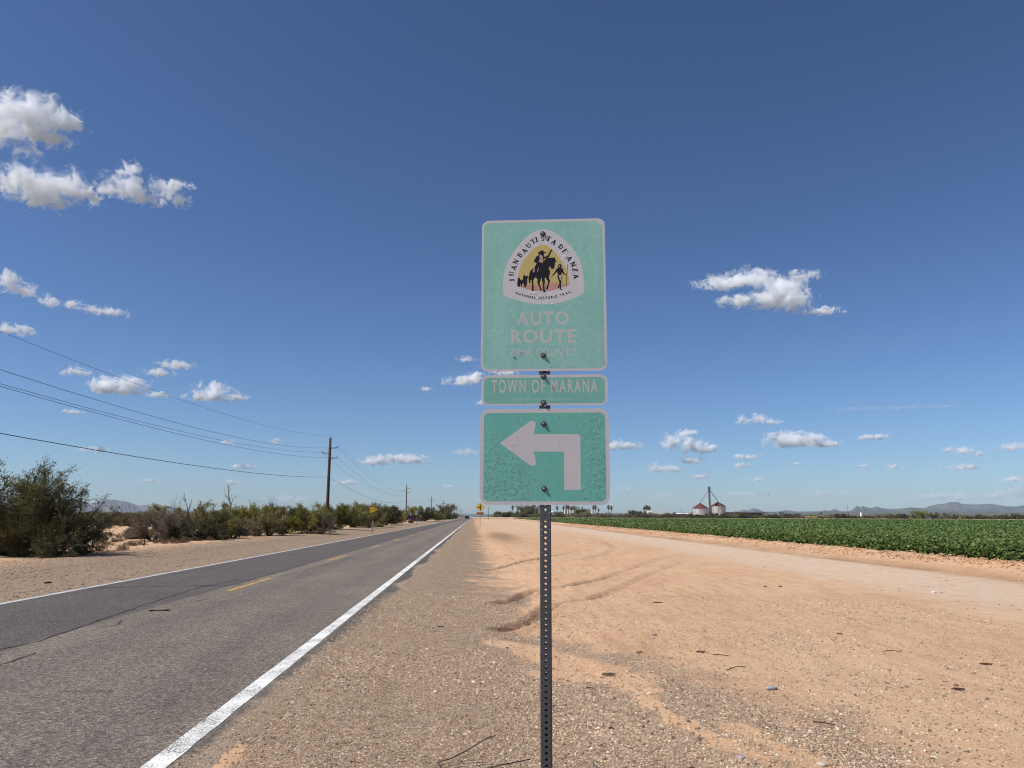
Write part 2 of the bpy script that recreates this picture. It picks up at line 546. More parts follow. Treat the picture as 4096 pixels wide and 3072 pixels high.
def paint(name, col, wear, scale=55.0):
    M = Mat(name)
    p = M.pos()
    f = M.noise(p, scale, 5, 0.8)
    f2 = M.noise(p, 2.2, 4, 0.6)
    w = M.mr(M.math('ADD', f, M.math('MULTIPLY', M.math('SUBTRACT', f2, 0.5), 0.35)), wear - 0.04, wear + 0.05)
    c = M.mix(w, (0.15, 0.13, 0.115, 1), M.mix(1.0, col, M.ramp(f2, (0.3, 0.85), (0.7, 1.08)), 'MULTIPLY'))
    return M.pbr(c, 0.7, M.bump(f, 0.5, 0.006), spec=0.25)


white_m, grey_m, yellow_m = paint('white_paint', (0.84, 0.81, 0.74, 1), 0.44), paint('greyed_paint', (0.56, 0.54, 0.51, 1), 0.40), paint('amber_paint', (0.58, 0.33, 0.09, 1), 0.43)
road_lines = []


def stripe(name, mat, x, w, y0, y1, z=0.004, parent=road):
    yy = np.concatenate([np.arange(y0, min(y1, 60), 0.25), np.geomspace(max(60, y0 + 0.01), y1, 60)]) if y1 > 60 and y0 < 60 else np.linspace(y0, y1, 12)
    e1 = x - w / 2 + 0.012 * (vnoise(yy * 6, yy * 0, 1) - 0.5)
    e2 = x + w / 2 + 0.012 * (vnoise(yy * 6, yy * 0, 2) - 0.5)
    m = len(yy)
    V = np.concatenate([np.stack([e1, yy, np.full(m, z)], 1), np.stack([e2, yy, np.full(m, z)], 1)])
    i = np.arange(m - 1)
    return mesh_np(name, V, np.stack([i, i + m, i + m + 1, i + 1], 1), mat, parent)


tag(stripe('edge_line', white_m, LINE_R, 0.165, -40, 2600), 'solid white edge line beside the gravel shoulder')
tag(stripe('edge_line', grey_m, LINE_L, 0.15, -40, 2600), 'greyed edge line along the far side of the road')
for k in range(-2, 36):
    y0 = 17.35 + 11.8 * k
    stripe('centre_dash', yellow_m, MID, 0.12, y0, y0 + 3.6)

tar_m = plain('crack_tar', (0.085, 0.074, 0.067, 1), 0.9, var=0.5, scale=24)


def crack(pts, w, z=0.007, jig=0.035, name='crack'):
    P = [Vector((x, y)) for x, y in pts]
    q = []
    for a, c2 in zip(P[:-1], P[1:]):
        m = max(2, int((c2 - a).length / 0.09))
        q += [a.lerp(c2, k / m) for k in range(m)]
    q.append(P[-1])
    off = fbm(np.arange(len(q)) * 0.35, np.arange(len(q)) * 0, 3, len(q)) - 0.5
    wid = np.clip(0.25 + 1.3 * fbm(np.arange(len(q)) * 0.4, np.arange(len(q)) * 0 + 5, 3, len(q) + 3) - 0.25, 0.1, 2) * w
    V = []
    for i, a in enumerate(q):
        d = (q[min(i + 1, len(q) - 1)] - q[max(i - 1, 0)]).normalized()
        nn = Vector((-d.y, d.x))
        cpt = a + nn * float(off[i]) * jig * 4
        V += [(*(cpt - nn * wid[i] / 2), z), (*(cpt + nn * wid[i] / 2), z)]
    i = np.arange(len(q) - 1) * 2
    return mesh_np(name, V, np.stack([i, i + 1, i + 3, i + 2], 1), tar_m, road)


crack(gp((-300, 2690), (0, 2598), (170, 2560), (330, 2505), (560, 2425), (800, 2348), (960, 2318)), 0.055, jig=0.03)
crack([(-5.62, y) for y in np.arange(19, 60, 2.0)], 0.06, jig=0.03)
crack([(-5.55, y) for y in np.arange(60, 130, 5.0)], 0.07, jig=0.05)
crack(gp((340, 2352), (650, 2346), (960, 2339)), 0.10, jig=0.05)
crack(gp((-50, 2484), (160, 2484), (330, 2488)), 0.03)
crack(gp((0, 2662), (60, 2640), (150, 2612)), 0.03)
crack(gp((230, 2764), (330, 2764), (440, 2770)), 0.016)
crack(gp((560, 2592), (640, 2590), (720, 2592)), 0.02)
crack(gp((880, 2592), (1050, 2585), (1250, 2570)), 0.015)
crack(gp((420, 2512), (470, 2500), (480, 2482)), 0.03)
crack(gp((760, 2410), (840, 2395)), 0.03)
crack(gp((1120, 2308), (1290, 2262), (1420, 2228)), 0.045, jig=0.05)
# darker asphalt left bare between the edge line and the gravel
ed = [(-1.80 + 0.05 * math.sin(k * 1.3), 5.0 + k * 0.8) for k in range(70)]

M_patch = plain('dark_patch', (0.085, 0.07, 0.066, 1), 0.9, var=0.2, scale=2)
mesh_np('dark_road_band', [(-8.7, 300, 0.0035), (-1.8, 303, 0.0035), (-1.8, 322, 0.0035), (-8.7, 318, 0.0035)], [(0, 1, 2, 3)], M_patch, road)  # darker band across the far stretch of road
# side road joining beyond the red vehicle
mesh_np('side_road', [(-60, 248, -0.004 + 0.06), (-8.9, 240, 0.0), (-8.9, 262, 0.0), (-60, 258, 0.056)], [(0, 1, 2, 3)], M_patch)['kind'] = 'structure'

# ------------------------------------------------------------------ the trail sign
SIGN_Y, SIGN_YAW = 3.54, R(6.5)
_p0 = A(2181, 2020, SIGN_Y)
_n = Vector((-math.sin(SIGN_YAW), -math.cos(SIGN_YAW), 0))
_u = Vector((math.cos(SIGN_YAW), -math.sin(SIGN_YAW), 0))


def S(px, py):                                     # photo position -> place on the sign's face (across, up)
    d = ray(px, py)
    o = Vector((0, 0, EYE))
    q = o + d * ((_p0 - o).dot(_n) / d.dot(_n))
    return ((q - _p0).dot(_u), q.z)


gz = zg(_p0.x, _p0.y)
sign = empty('trail_sign', (_p0.x, _p0.y, 0), -SIGN_YAW)
tag(sign, 'three green sign panels stacked on one perforated square steel post', 'road sign')


def face(off):                                     # (u, v, w) on the panel -> sign space, w towards the camera
    return Matrix(((1, 0, 0, 0), (0, 0, -1, -off), (0, 1, 0, 0), (0, 0, 0, 1)))


def rrect(x0, y0, x1, y1, r, n=7):
    o = []
    for cx, cy, a0 in ((x1 - r, y1 - r, 0), (x0 + r, y1 - r, 90), (x0 + r, y0 + r, 180), (x1 - r, y0 + r, 270)):
        for k in range(n + 1):
            a = R(a0 + 90 * k / n)
            o.append((cx + r * math.cos(a), cy + r * math.sin(a)))
    return o


# galvanised tube with a hole every inch on all four sides
M = Mat('galvanised_steel')
o_ = M.obj()
f = M.noise(o_, 30, 5, 0.7)
f2 = M.noise(M.n('Mapping', {0: o_, 'Scale': (1, 1, 0.15)}).outputs[0], 26, 4, 0.6)
c = M.mix(M.mix(0.5, f, f2), (0.075, 0.077, 0.08, 1), (0.135, 0.135, 0.135, 1))
steel = M.pbr(c, M.mr(f, 0.3, 0.7, 0.5, 0.75), M.bump(f, 0.08, 0.002), 0.55, 0.4)
HW, PITCH_H, RH = 0.0254, 0.0254, 0.0065
post_top = S(2170, 905)[1]
mb = MB()
nh = int((post_top + 0.12) / PITCH_H)
NS = 16
for k in range(nh):
    zc = post_top - PITCH_H * (k + 0.5)
    for side in range(4):
        a = side * math.pi / 2
        ca, sa = math.cos(a), math.sin(a)
        tr = lambda x, z: (x * ca + HW * sa, x * sa - HW * ca, z)
        ring, sq = [], []
        for q in range(NS):
            t = 2 * math.pi * (q + 0.5) / NS
            x, z = math.cos(t), math.sin(t)
            ring.append(tr(RH * x, zc + RH * z))
            m = max(abs(x), abs(z))
            sq.append(tr((HW - 0.004) * x / m, zc + PITCH_H / 2 * z / m))
        mb.add(ring + sq, [(q, NS + q, NS + (q + 1) % NS, (q + 1) % NS) for q in range(NS)])
for side in range(4):                              # chamfered corners
    a = side * math.pi / 2
    ca, sa = math.cos(a), math.sin(a)
    tr = lambda x, y, z: (x * ca - y * sa, x * sa + y * ca, z)
    z0, z1 = post_top - nh * PITCH_H, post_top
    mb.add([tr(HW - .004, -HW, z0), tr(HW, -HW + .004, z0), tr(HW, -HW + .004, z1), tr(HW - .004, -HW, z1)], [(0, 1, 2, 3)])
post = mb.build('post', steel, sign)
sd = post.modifiers.new('wall', 'SOLIDIFY')
sd.thickness, sd.offset = 0.0027, -1
post.location = (0, HW + 0.0012, 0)


def worn(name, base, fade, amount, blister, seed, bl_scale=72.0, thin=14.0):
    """Faded retroreflective sheeting: patchy fading, hairline flakes and raised wrinkles."""
    M = Mat(name)
    o = M.n('Mapping', {0: M.obj(), 'Location': (seed, 0, seed * 0.7)}).outputs[0]
    sp = M.n('SeparateXYZ', {0: M.obj()})
    big = M.noise(o, 3.5, 4, 0.6)
    st = M.noise(M.n('Mapping', {0: o, 'Scale': (1, 1, 0.08)}).outputs[0], 9, 3, 0.5)
    fad = M.mr(M.mix(0.5, big, st), 0.35, 0.65)
    mott = M.mr(M.noise(o, 38, 5, 0.75), 0.42, 0.66)
    c = M.mix(M.math('ADD', M.math('MULTIPLY', fad, 0.55), M.math('MULTIPLY', mott, 0.35), True), base, fade)
    warp = M.n('TexNoise', {'Vector': o, 'Scale': bl_scale, 'Detail': 3, 'Distortion': 1.2}).outputs[0]
    ridge = M.math('SUBTRACT', 1.0, M.math('MULTIPLY', M.math('ABSOLUTE', M.math('SUBTRACT', warp, 0.5)), thin), True)
    if blister is not None:
        mask = blister(M, sp, big, o)
    else:
        mask = M.mr(M.noise(o, 11, 3, 0.6), 0.6, 0.7)
    gate = M.mr(M.noise(o, bl_scale * 0.55, 2, 0.5), 0.47, 0.58)
    ridge = M.math('MULTIPLY', M.math('MULTIPLY', ridge, gate), mask)
    chip = M.math('GREATER_THAN', M.noise(o, 85, 3, 0.6), 0.70)
    c = M.mix(M.math('MULTIPLY', chip, amount), c, (0.62, 0.60, 0.58, 1))
    c = M.mix(M.math('MULTIPLY', ridge, 0.25), c, M.mix(0.6, fade, (0.75, 0.85, 0.8, 1)))
    hex_ = M.vor(M.n('Mapping', {0: o, 'Scale': (1, 1, 1)}).outputs[0], 330, rand=0.1)
    h = M.math('ADD', M.math('MULTIPLY', ridge, 1.0), M.math('MULTIPLY', hex_, 0.05))
    return M.pbr(c, 0.5, M.bump(h, 0.9, 0.004), 0, 0.35)


def bl_arrow(M, sp, big, o):
    a = M.mr(sp.outputs[0], 0.03, -0.12)
    bq = M.mr(sp.outputs[2], 1.93, 1.80)
    left = M.math('MULTIPLY', a, bq)
    right = M.mr(sp.outputs[0], 0.12, 0.2)
    v = M.math('MAXIMUM', M.math('MULTIPLY', left, 1.0), M.math('MULTIPLY', right, 0.7))
    v = M.math('MAXIMUM', v, M.mr(big, 0.5, 0.62, 0, 0.8))
    return v


def bl_top(M, sp, big, o):
    low = M.mr(M.math('ABSOLUTE', M.math('SUBTRACT', sp.outputs[2], 2.335)), 0.09, 0.03)
    mid = M.mr(M.math('ABSOLUTE', M.math('SUBTRACT', sp.outputs[0], 0.045)), 0.16, 0.04)
    return M.math('MAXIMUM', M.math('MULTIPLY', M.math('MULTIPLY', low, mid), 0.28), M.mr(M.noise(o, 7, 2, 0.5), 0.63, 0.7, 0, 0.8))


green_top = worn('faded_green_sheet', (0.205, 0.445, 0.37, 1), (0.36, 0.58, 0.50, 1), 0.25, bl_top, 1.0)
green_mid = worn('town_green_sheet', (0.15, 0.39, 0.315, 1), (0.25, 0.48, 0.40, 1), 0.2, None, 2.0)
green_arrow = worn('blistered_green_sheet', (0.12, 0.395, 0.315, 1), (0.185, 0.46, 0.385, 1), 0.12, bl_arrow, 3.0, 105.0)
border_m = worn('grey_reflective_border', (0.52, 0.485, 0.48, 1), (0.58, 0.54, 0.53, 1), 0.1, None, 4.0)
legend_m = worn('peeling_legend', (0.52, 0.485, 0.47, 1), (0.47, 0.47, 0.45, 1), 0.1, None, 5.0)


def bl_badge(M, sp, big, o):
    return M.mr(M.noise(o, 9, 3, 0.6), 0.46, 0.58, 0, 0.7)


badge_m = worn('cracked_badge_sheet', (0.56, 0.53, 0.525, 1), (0.60, 0.57, 0.565, 1), 0.1, bl_badge, 6.0, 9.0, 46.0)
ochre_m = worn('faded_ochre', (0.52, 0.41, 0.13, 1), (0.56, 0.44, 0.17, 1), 0.08, None, 7.0)
clay_m = worn('faded_clay_red', (0.50, 0.25, 0.18, 1), (0.53, 0.29, 0.22, 1), 0.08, None, 8.0)
M = Mat('speckled_black_print')
o_ = M.obj()
c = M.mix(M.math('MULTIPLY', M.math('GREATER_THAN', M.noise(o_, 300, 3, 0.6), 0.66), 0.5), (0.010, 0.010, 0.014, 1), (0.25, 0.24, 0.23, 1))
black_m = M.pbr(c, 0.6, spec=0.2)
ivory_m = plain('ivory_print', (0.45, 0.40, 0.37, 1), 0.6, var=0.1, scale=60)
rose_m = plain('rose_print', (0.44, 0.27, 0.22, 1), 0.6, var=0.1, scale=60)
bolt_m = plain('bolt_zinc', (0.22, 0.22, 0.21, 1), 0.35, 0.85, var=0.3, scale=90)
washer_m = plain('rusty_washer', (0.05, 0.042, 0.035, 1), 0.7, 0.3, var=0.4, scale=70)
alu = plain('bare_aluminium', (0.42, 0.42, 0.43, 1), 0.45, 0.6, var=0.12, scale=5)


def quadbox(c4):
    P = [S(*c) for c in c4]
    return (P[0][0] + P[3][0]) / 2, (P[2][1] + P[3][1]) / 2, (P[1][0] + P[2][0]) / 2, (P[0][1] + P[1][1]) / 2


T = 0.0016                                          # sheet thickness; prints sit a tenth of a millimetre proud of each other
STEP = 0.00009


def panel(corners, rad, inset, green, label):
    x0, y0, x1, y1 = quadbox(corners)
    pan = MB().prism(rrect(x0, y0, x1, y1, rad), face(0.0), T).build('sign_panel', border_m, sign)
    tag(pan, label)
    MB().prism(rrect(x0 + inset[0], y0 + inset[1], x1 - inset[0], y1 - inset[2], max(0.012, rad - inset[0])), face(T), STEP).build('green_face', green, pan)
    return pan, (x0, y0, x1, y1)


p_top, b_top = panel(((1926, 888), (2421, 869), (2427, 1482), (1925, 1487)), 0.036, (0.0115, 0.0115, 0.0125), green_top, 'tall faded green panel with trail emblem and route lettering')
p_mid, b_mid = panel(((1925, 1502), (2430, 1497), (2432, 1619), (1925, 1624)), 0.034, (0.013, 0.009, 0.013), green_mid, 'narrow green panel with the town name')
p_arr, b_arr = panel(((1922, 1638), (2434, 1632), (2441, 2018), (1918, 2022)), 0.040, (0.017, 0.0165, 0.019), green_arrow, 'blistered green panel with a grey turn arrow')
# peeled corner of the border
MB().prism([S(*q) for q in ((2386, 880), (2408, 879), (2418, 888), (2418, 893), (2410, 900), (2398, 899))], face(T), 2 * STEP).build('peeled_corner', border_m, p_top)


def tri_fill(polys, name, mat, parent, off):
    """Flat print cut to outline(s) given on the sign face."""
    bm = bmesh.new()
    for i, poly in enumerate(polys):
        z = off + i * 0.000004
        vs = [bm.verts.new((u, -z, v)) for u, v in poly]
        es = [bm.edges.new((vs[k], vs[(k + 1) % len(vs)])) for k in range(len(vs))]
        bmesh.ops.triangle_fill(bm, use_beauty=True, use_dissolve=False, edges=es, normal=(0, -1, 0))
    bmesh.ops.recalc_face_normals(bm, faces=bm.faces)
    for fc in bm.faces:
        if fc.normal.y > 0:
            fc.normal_flip()
    me = bpy.data.meshes.new(name)
    bm.to_mesh(me)
    bm.free()
    me.materials.append(mat)
    return link(name, me, parent)


def conv(pts, ox, oy, sc):
    return [S(ox + x / sc, oy + y / sc) for x, y in pts]


def smooth_loop(pts, n=4):
    P = [np.array(p, float) for p in pts]
    o = []
    N = len(P)
    for i in range(N):
        a, b, c, d = P[i - 1], P[i], P[(i + 1) % N], P[(i + 2) % N]
        for k in range(n):
            t = k / n
            o.append(tuple(0.5 * ((2 * b) + (c - a) * t + (2 * a - 5 * b + 4 * c - d) * t * t + (3 * b - a - 3 * c + d) * t ** 3)))
    return o


L1, L2, L3, L4 = T + STEP, T + 2 * STEP, T + 3 * STEP, T + 4 * STEP
E = (1980, 900, 4.88)
badge = conv(smooth_loop([(940, 85), (1060, 100), (1230, 190), (1400, 330), (1530, 480), (1640, 660), (1705, 850), (1730, 1060), (1732, 1250), (1715, 1340), (1500, 1450), (1250, 1520), (950, 1550), (650, 1525), (380, 1450), (185, 1380), (160, 1280), (155, 1140), (185, 920), (270, 680), (400, 480), (560, 290), (740, 150), (850, 100)]), *E)
em = tri_fill([badge], 'emblem_field', badge_m, p_top, L1 + 0.00003)
arch = conv(smooth_loop([(925, 385), (1000, 400), (1110, 470), (1240, 610), (1350, 780), (1420, 930), (1448, 1080), (1445, 1160), (1330, 1210), (1150, 1270), (930, 1295), (700, 1275), (560, 1225), (430, 1190), (428, 1110), (470, 900), (540, 720), (640, 590), (740, 480), (850, 405)]), *E)
tri_fill([arch], 'emblem_sky', ochre_m, p_top, L2 + 0.00003)
clay = conv([(432, 1170), (640, 1170), (820, 1162), (1010, 1150), (1200, 1128), (1320, 1150), (1446, 1145), (1440, 1163), (1330, 1212), (1150, 1271), (930, 1296), (700, 1276), (560, 1227), (480, 1205), (430, 1192)], *E)
tri_fill([clay], 'emblem_ground', clay_m, p_top, L3 + 0.00003)
H = (2060, 1000, 9.217)
LB = L4 + 0.00003
horse = [(1060, 420), (1110, 350), (1190, 285), (1270, 258), (1370, 268), (1395, 210), (1418, 275), (1450, 285), (1468, 235), (1478, 320), (1500, 380), (1535, 460), (1478, 440), (1465, 560), (1452, 660), (1440, 690), (1380, 700), (1315, 685), (1310, 620), (1265, 610), (1255, 700), (1290, 780), (1290, 880), (1255, 960), (1258, 1040), (1290, 1130), (1280, 1200), (1245, 1260), (1232, 1370), (1195, 1480), (1135, 1430), (1150, 1380), (1195, 1300), (1215, 1160), (1150, 1070), (1110, 1010), (1095, 1060), (1105, 1180), (1085, 1300), (1095, 1440), (1140, 1560), (1045, 1560), (1035, 1440), (1020, 1250), (985, 1050), (965, 1020), (950, 1120), (910, 1220), (950, 1380), (1010, 1490), (930, 1490), (905, 1380), (820, 1210), (838, 1100), (760, 1010), (700, 1060), (680, 1120), (682, 1300), (690, 1430), (700, 1505), (615, 1500), (615, 1420), (625, 1300), (605, 1100), (570, 1110), (572, 1240), (525, 1230), (500, 1130), (495, 1000), (520, 930), (555, 780), (640, 700), (720, 625), (745, 590), (800, 490), (690, 435), (720, 360), (800, 235), (880, 190), (910, 155), (835, 130), (830, 110), (915, 80), (920, 40), (980, 18), (1050, 25), (1055, 70), (1160, 90), (1140, 115), (1065, 130), (1065, 240), (1130, 245), (1210, 200), (1290, 60), (1300, 15), (1340, -25), (1362, 20), (1345, 70), (1270, 220), (1190, 290), (1060, 340), (1045, 400)]
tri_fill([conv(horse, *H)], 'horse_and_rider', black_m, p_top, LB)
tri_fill([conv([(940, 165), (1025, 240), (1030, 480), (875, 450), (915, 320), (895, 225)], *H), conv([(700, 640), (740, 632), (720, 700), (718, 820), (650, 832), (665, 720)], *H), conv([(860, 640), (872, 660), (845, 810), (812, 815)], *H)], 'rider_clothing', rose_m, p_top, LB + STEP)
walker = [(1650, 515), (1710, 545), (1725, 610), (1700, 670), (1770, 690), (1785, 790), (1840, 890), (1915, 900), (1915, 925), (1860, 920), (1770, 890), (1725, 820), (1712, 915), (1730, 1020), (1712, 1140), (1698, 1280), (1690, 1420), (1760, 1465), (1715, 1475), (1645, 1450), (1650, 1330), (1620, 1400), (1615, 1415), (1565, 1390), (1605, 1320), (1640, 1230), (1600, 1110), (1565, 1000), (1580, 915), (1545, 800), (1480, 880), (1390, 960), (1350, 1010), (1325, 1000), (1395, 910), (1500, 760), (1530, 690), (1610, 670), (1560, 630), (1590, 600), (1600, 550)]
tri_fill([conv(walker, *H), conv([(1930, 520), (1942, 560), (1895, 1370), (1878, 1370)], *H)], 'walking_figure', black_m, p_top, LB)
tri_fill([conv([(1610, 925), (1712, 925), (1706, 1130), (1660, 1120)], *H)], 'figure_clothing', ivory_m, p_top, LB + STEP)
tri_fill([conv([(1620, 580), (1660, 560), (1660, 630), (1630, 640)], *H)], 'figure_face', ivory_m, p_top, LB + STEP)
riders = [(150, 1015), (190, 1035), (170, 1060), (205, 1110), (240, 1065), (225, 1130), (290, 1090), (300, 980), (325, 930), (355, 915), (385, 970), (470, 945), (480, 1050), (445, 1070), (455, 1180), (432, 1290), (380, 1400), (345, 1350), (300, 1220), (260, 1260), (265, 1360), (240, 1350), (205, 1290), (195, 1220), (185, 1355), (125, 1360), (80, 1290), (95, 1180), (100, 1090), (125, 1045), (100, 1030)]
tri_fill([conv(riders, *H)], 'distant_riders', black_m, p_top, LB)

# serif capitals built from strokes (unit square, thick and thin strokes, slab serifs)
def seg(a, b, w0, w1=None):
    a, b = Vector(a), Vector(b)
    d = (b - a).normalized()
    nn = Vector((-d.y, d.x))
    w1 = w0 if w1 is None else w1
    return [tuple(a + nn * w0 / 2), tuple(a - nn * w0 / 2), tuple(b - nn * w1 / 2), tuple(b + nn * w1 / 2)]


def arc(cx, cy, rx, ry, a0, a1, w, thin=0.5, n=9):
    out, inn = [], []
    for k in range(n + 1):
        a = R(a0 + (a1 - a0) * k / n)
        t = w * (thin + (1 - thin) * abs(math.cos(a)))
        out.append((cx + (rx + t / 2) * math.cos(a), cy + (ry + t / 2) * math.sin(a)))
        inn.append((cx + (rx - t / 2) * math.cos(a), cy + (ry - t / 2) * math.sin(a)))
    return out + inn[::-1]


TH, TN, SF = 0.26, 0.135, 0.10


def hs_(x, y, w):
    return [(x - w / 2, y - SF / 2), (x + w / 2, y - SF / 2), (x + w / 2, y + SF / 2), (x - w / 2, y + SF / 2)]


GLYPH = {
    'J': [seg((.32, .97), (.32, .12), TH), arc(.16, .12, .16, .16, 270, 360, .15), arc(.08, -.02, .06, .05, 0, 359, .06), hs_(.32, .97, .42)],
    'U': [seg((.2, .97), (.2, .3), TH), seg((.78, .97), (.78, .3), TN), arc(.49, .3, .29, .27, 180, 360, .15), hs_(.2, .97, .4), hs_(.78, .97, .32)],
    'A': [seg((.15, .03), (.48, .98), TN), seg((.46, .98), (.82, .03), TH), seg((.28, .32), (.68, .32), TN), hs_(.14, .03, .3), hs_(.82, .03, .38)],
    'N': [seg((.17, .03), (.17, .97), TN), seg((.14, .95), (.84, .05), TH), seg((.84, .03), (.84, .97), TN), hs_(.15, .03, .3), hs_(.12, .97, .25), hs_(.84, .97, .3)],
    'B': [seg((.22, .03), (.22, .97), TH), arc(.4, .73, .26, .22, -90, 90, .17), arc(.42, .27, .3, .24, -90, 90, .17), seg((.1, .97), (.42, .96), SF), seg((.1, .03), (.44, .03), SF), seg((.2, .5), (.42, .5), SF)],
    'T': [seg((.45, .03), (.45, .97), TH), seg((.04, .95), (.86, .95), SF), hs_(.45, .03, .4), seg((.05, .97), (.03, .72), .06), seg((.85, .97), (.87, .72), .06)],
    'I': [seg((.25, .03), (.25, .97), TH), hs_(.25, .03, .42), hs_(.25, .97, .42)],
    'S': [arc(.36, .73, .24, .22, 20, 270, .13, .8), arc(.36, .26, .26, .22, -160, 90, .15, .8)],
    'D': [seg((.22, .03), (.22, .97), TH), arc(.38, .5, .42, .44, -90, 90, .19, .4), seg((.1, .97), (.4, .95), SF), seg((.1, .03), (.4, .05), SF)],
    'E': [seg((.22, .03), (.22, .97), TH), seg((.1, .96), (.72, .96), SF), seg((.2, .52), (.58, .52), SF), seg((.1, .03), (.76, .03), SF), seg((.72, .98), (.74, .74), .06), seg((.76, .0), (.79, .26), .06), seg((.57, .63), (.57, .4), .05)],
    'Z': [seg((.74, .95), (.1, .05), TH), seg((.1, .95), (.8, .95), SF), seg((.06, .04), (.78, .04), SF), seg((.1, .97), (.08, .74), .06), seg((.78, .02), (.8, .28), .06)],
}
spots = [('J', 332, 1062), ('U', 325, 955), ('A', 365, 838), ('N', 405, 722), ('B', 488, 588), ('A', 570, 508), ('U', 657, 405), ('T', 743, 320), ('I', 830, 280), ('S', 937, 262), ('T', 1050, 270), ('A', 1148, 335), ('D', 1285, 425), ('E', 1368, 515), ('A', 1450, 652), ('N', 1523, 765), ('Z', 1562, 880), ('A', 1580, 1000)]
polys = []
for i, (ch, x, y) in enumerate(spots):
    a = spots[max(i - 1, 0)]
    b2 = spots[min(i + 1, len(spots) - 1)]
    p, q = S(1980 + a[1] / 4.88, 900 + a[2] / 4.88), S(1980 + b2[1] / 4.88, 900 + b2[2] / 4.88)
    t = Vector((q[0] - p[0], q[1] - p[1])).normalized()
    nn = Vector((-t.y, t.x))
    c0 = Vector(S(1980 + x / 4.88, 900 + y / 4.88))
    hgt = 0.0245
    for g in GLYPH[ch]:
        polys.append([tuple(c0 + t * (gx - 0.46) * hgt * 0.95 + nn * (gy - 0.5) * hgt) for gx, gy in g])
tri_fill(polys, 'lettering', black_m, p_top, LB)


def text_mesh(s, bold=0.0, gap=1.0):
    cu = bpy.data.curves.new('lettering', 'FONT')
    cu.body = s
    cu.offset = bold
    cu.space_character = gap
    cu.resolution_u = 3
    ob = bpy.data.objects.new('lettering', cu)
    COL.objects.link(ob)
    me = bpy.data.meshes.new_from_object(ob.evaluated_get(bpy.context.evaluated_depsgraph_get()))
    bpy.data.objects.remove(ob)
    bpy.data.curves.remove(cu)
    V = np.array([v.co[:2] for v in me.vertices])
    return me, V.min(0), V.max(0)


def lettering(s, box, mat, parent, off, bold=0.02, gap=1.0):
    """Text stretched to a box (x0, y0, x1, y1) on the sign face (or placed by M)."""
    me, lo, hi = text_mesh(s, bold, gap)
    for v in me.vertices:
        u = box[0] + (v.co.x - lo[0]) / (hi[0] - lo[0]) * (box[2] - box[0])
        w = box[1] + (v.co.y - lo[1]) / (hi[1] - lo[1]) * (box[3] - box[1])
        v.co = (u, -off, w)
    me.materials.clear()
    me.shade_flat()
    me.materials.append(mat)
    o = link('lettering', me, parent)
    return o


def tbox(x0, y0, x1, y1, ox=1880, oy=840, sc=2.513):
    a, b = S(ox + x0 / sc, oy + y1 / sc), S(ox + x1 / sc, oy + y0 / sc)
    return (a[0], a[1], b[0], b[1])


lettering('AUTO', tbox(468, 1015, 992, 1160), legend_m, p_top, L1 + 0.00003, 0.022, 1.16)
lettering('ROUTE', tbox(412, 1195, 1066, 1342), legend_m, p_top, L1 + 0.00003, 0.022, 1.16)
lettering('PIMA COUNTY', tbox(408, 1388, 1066, 1472), legend_m, p_top, L1 + 0.00003, 0.006, 1.16)
faint_m = worn('faint_legend', (0.33, 0.47, 0.41, 1), (0.39, 0.48, 0.43, 1), 0.1, None, 9.0)
lettering('PIMA COUNTY BOARD OF SUPERVISORS RESOLUTION 2002-132', tbox(295, 1519, 1190, 1550), faint_m, p_top, L1 + 0.00003, 0.0)
O2 = (1880, 1440, 2.513)
lettering('TOWN OF MARANA', tbox(215, 190, 1282, 334, *O2), legend_m, p_mid, L1 + 0.00003, 0.018, 1.28)
lettering('MAYOR AND COUNCIL RESOLUTION 2002-23', tbox(425, 378, 1065, 408, *O2), faint_m, p_mid, L1 + 0.00003, 0.0)
# bottom legend of the emblem, letter by letter along its arc
txt = 'NATIONAL HISTORIC TRAIL'
adv = {'I': 0.45, ' ': 0.62, 'L': 0.85, 'T': 0.88}
wd = [adv.get(ch, 1.0) for ch in txt]
tot = sum(wd)
acc = 0
ax = [(400, 1322), (600, 1385), (940, 1425), (1280, 1372), (1495, 1290)]
co = np.polyfit([q[0] for q in ax], [q[1] for q in ax], 3)
for ch, w in zip(txt, wd):
    x = 400 + (1495 - 400) * (acc + w / 2) / tot
    acc += w
    if ch == ' ':
        continue
    y, dy = np.polyval(co, x), np.polyval(np.polyder(co), x)
    c0 = Vector(S(1980 + x / 4.88, 900 + y / 4.88))
    t = Vector((1, -dy)).normalized()
    nn = Vector((-t.y, t.x))
    me, lo, hi = text_mesh(ch, 0.03)
    hgt = 0.0118
    for v in me.vertices:
        g = (Vector(v.co[:2]) - Vector(((lo[0] + hi[0]) / 2, 0.36))) * (hgt / 0.72)
        q = c0 + t * g.x * 0.92 + nn * g.y
        v.co = (q.x, -LB, q.y)
    me.materials.clear()
    me.shade_flat()
    me.materials.append(black_m)
    link('lettering', me, p_top)
# turn arrow
arrow = [(300, 835), (610, 612), (640, 612), (660, 635), (655, 680), (637, 745), (1085, 745), (1108, 765), (1114, 1305), (947, 1305), (945, 935), (932, 921), (637, 921), (660, 1000), (660, 1050), (635, 1065), (600, 1055)]
tri_fill([conv(arrow, *O2)], 'turn_arrow', border_m, p_arr, L1 + 0.00003)
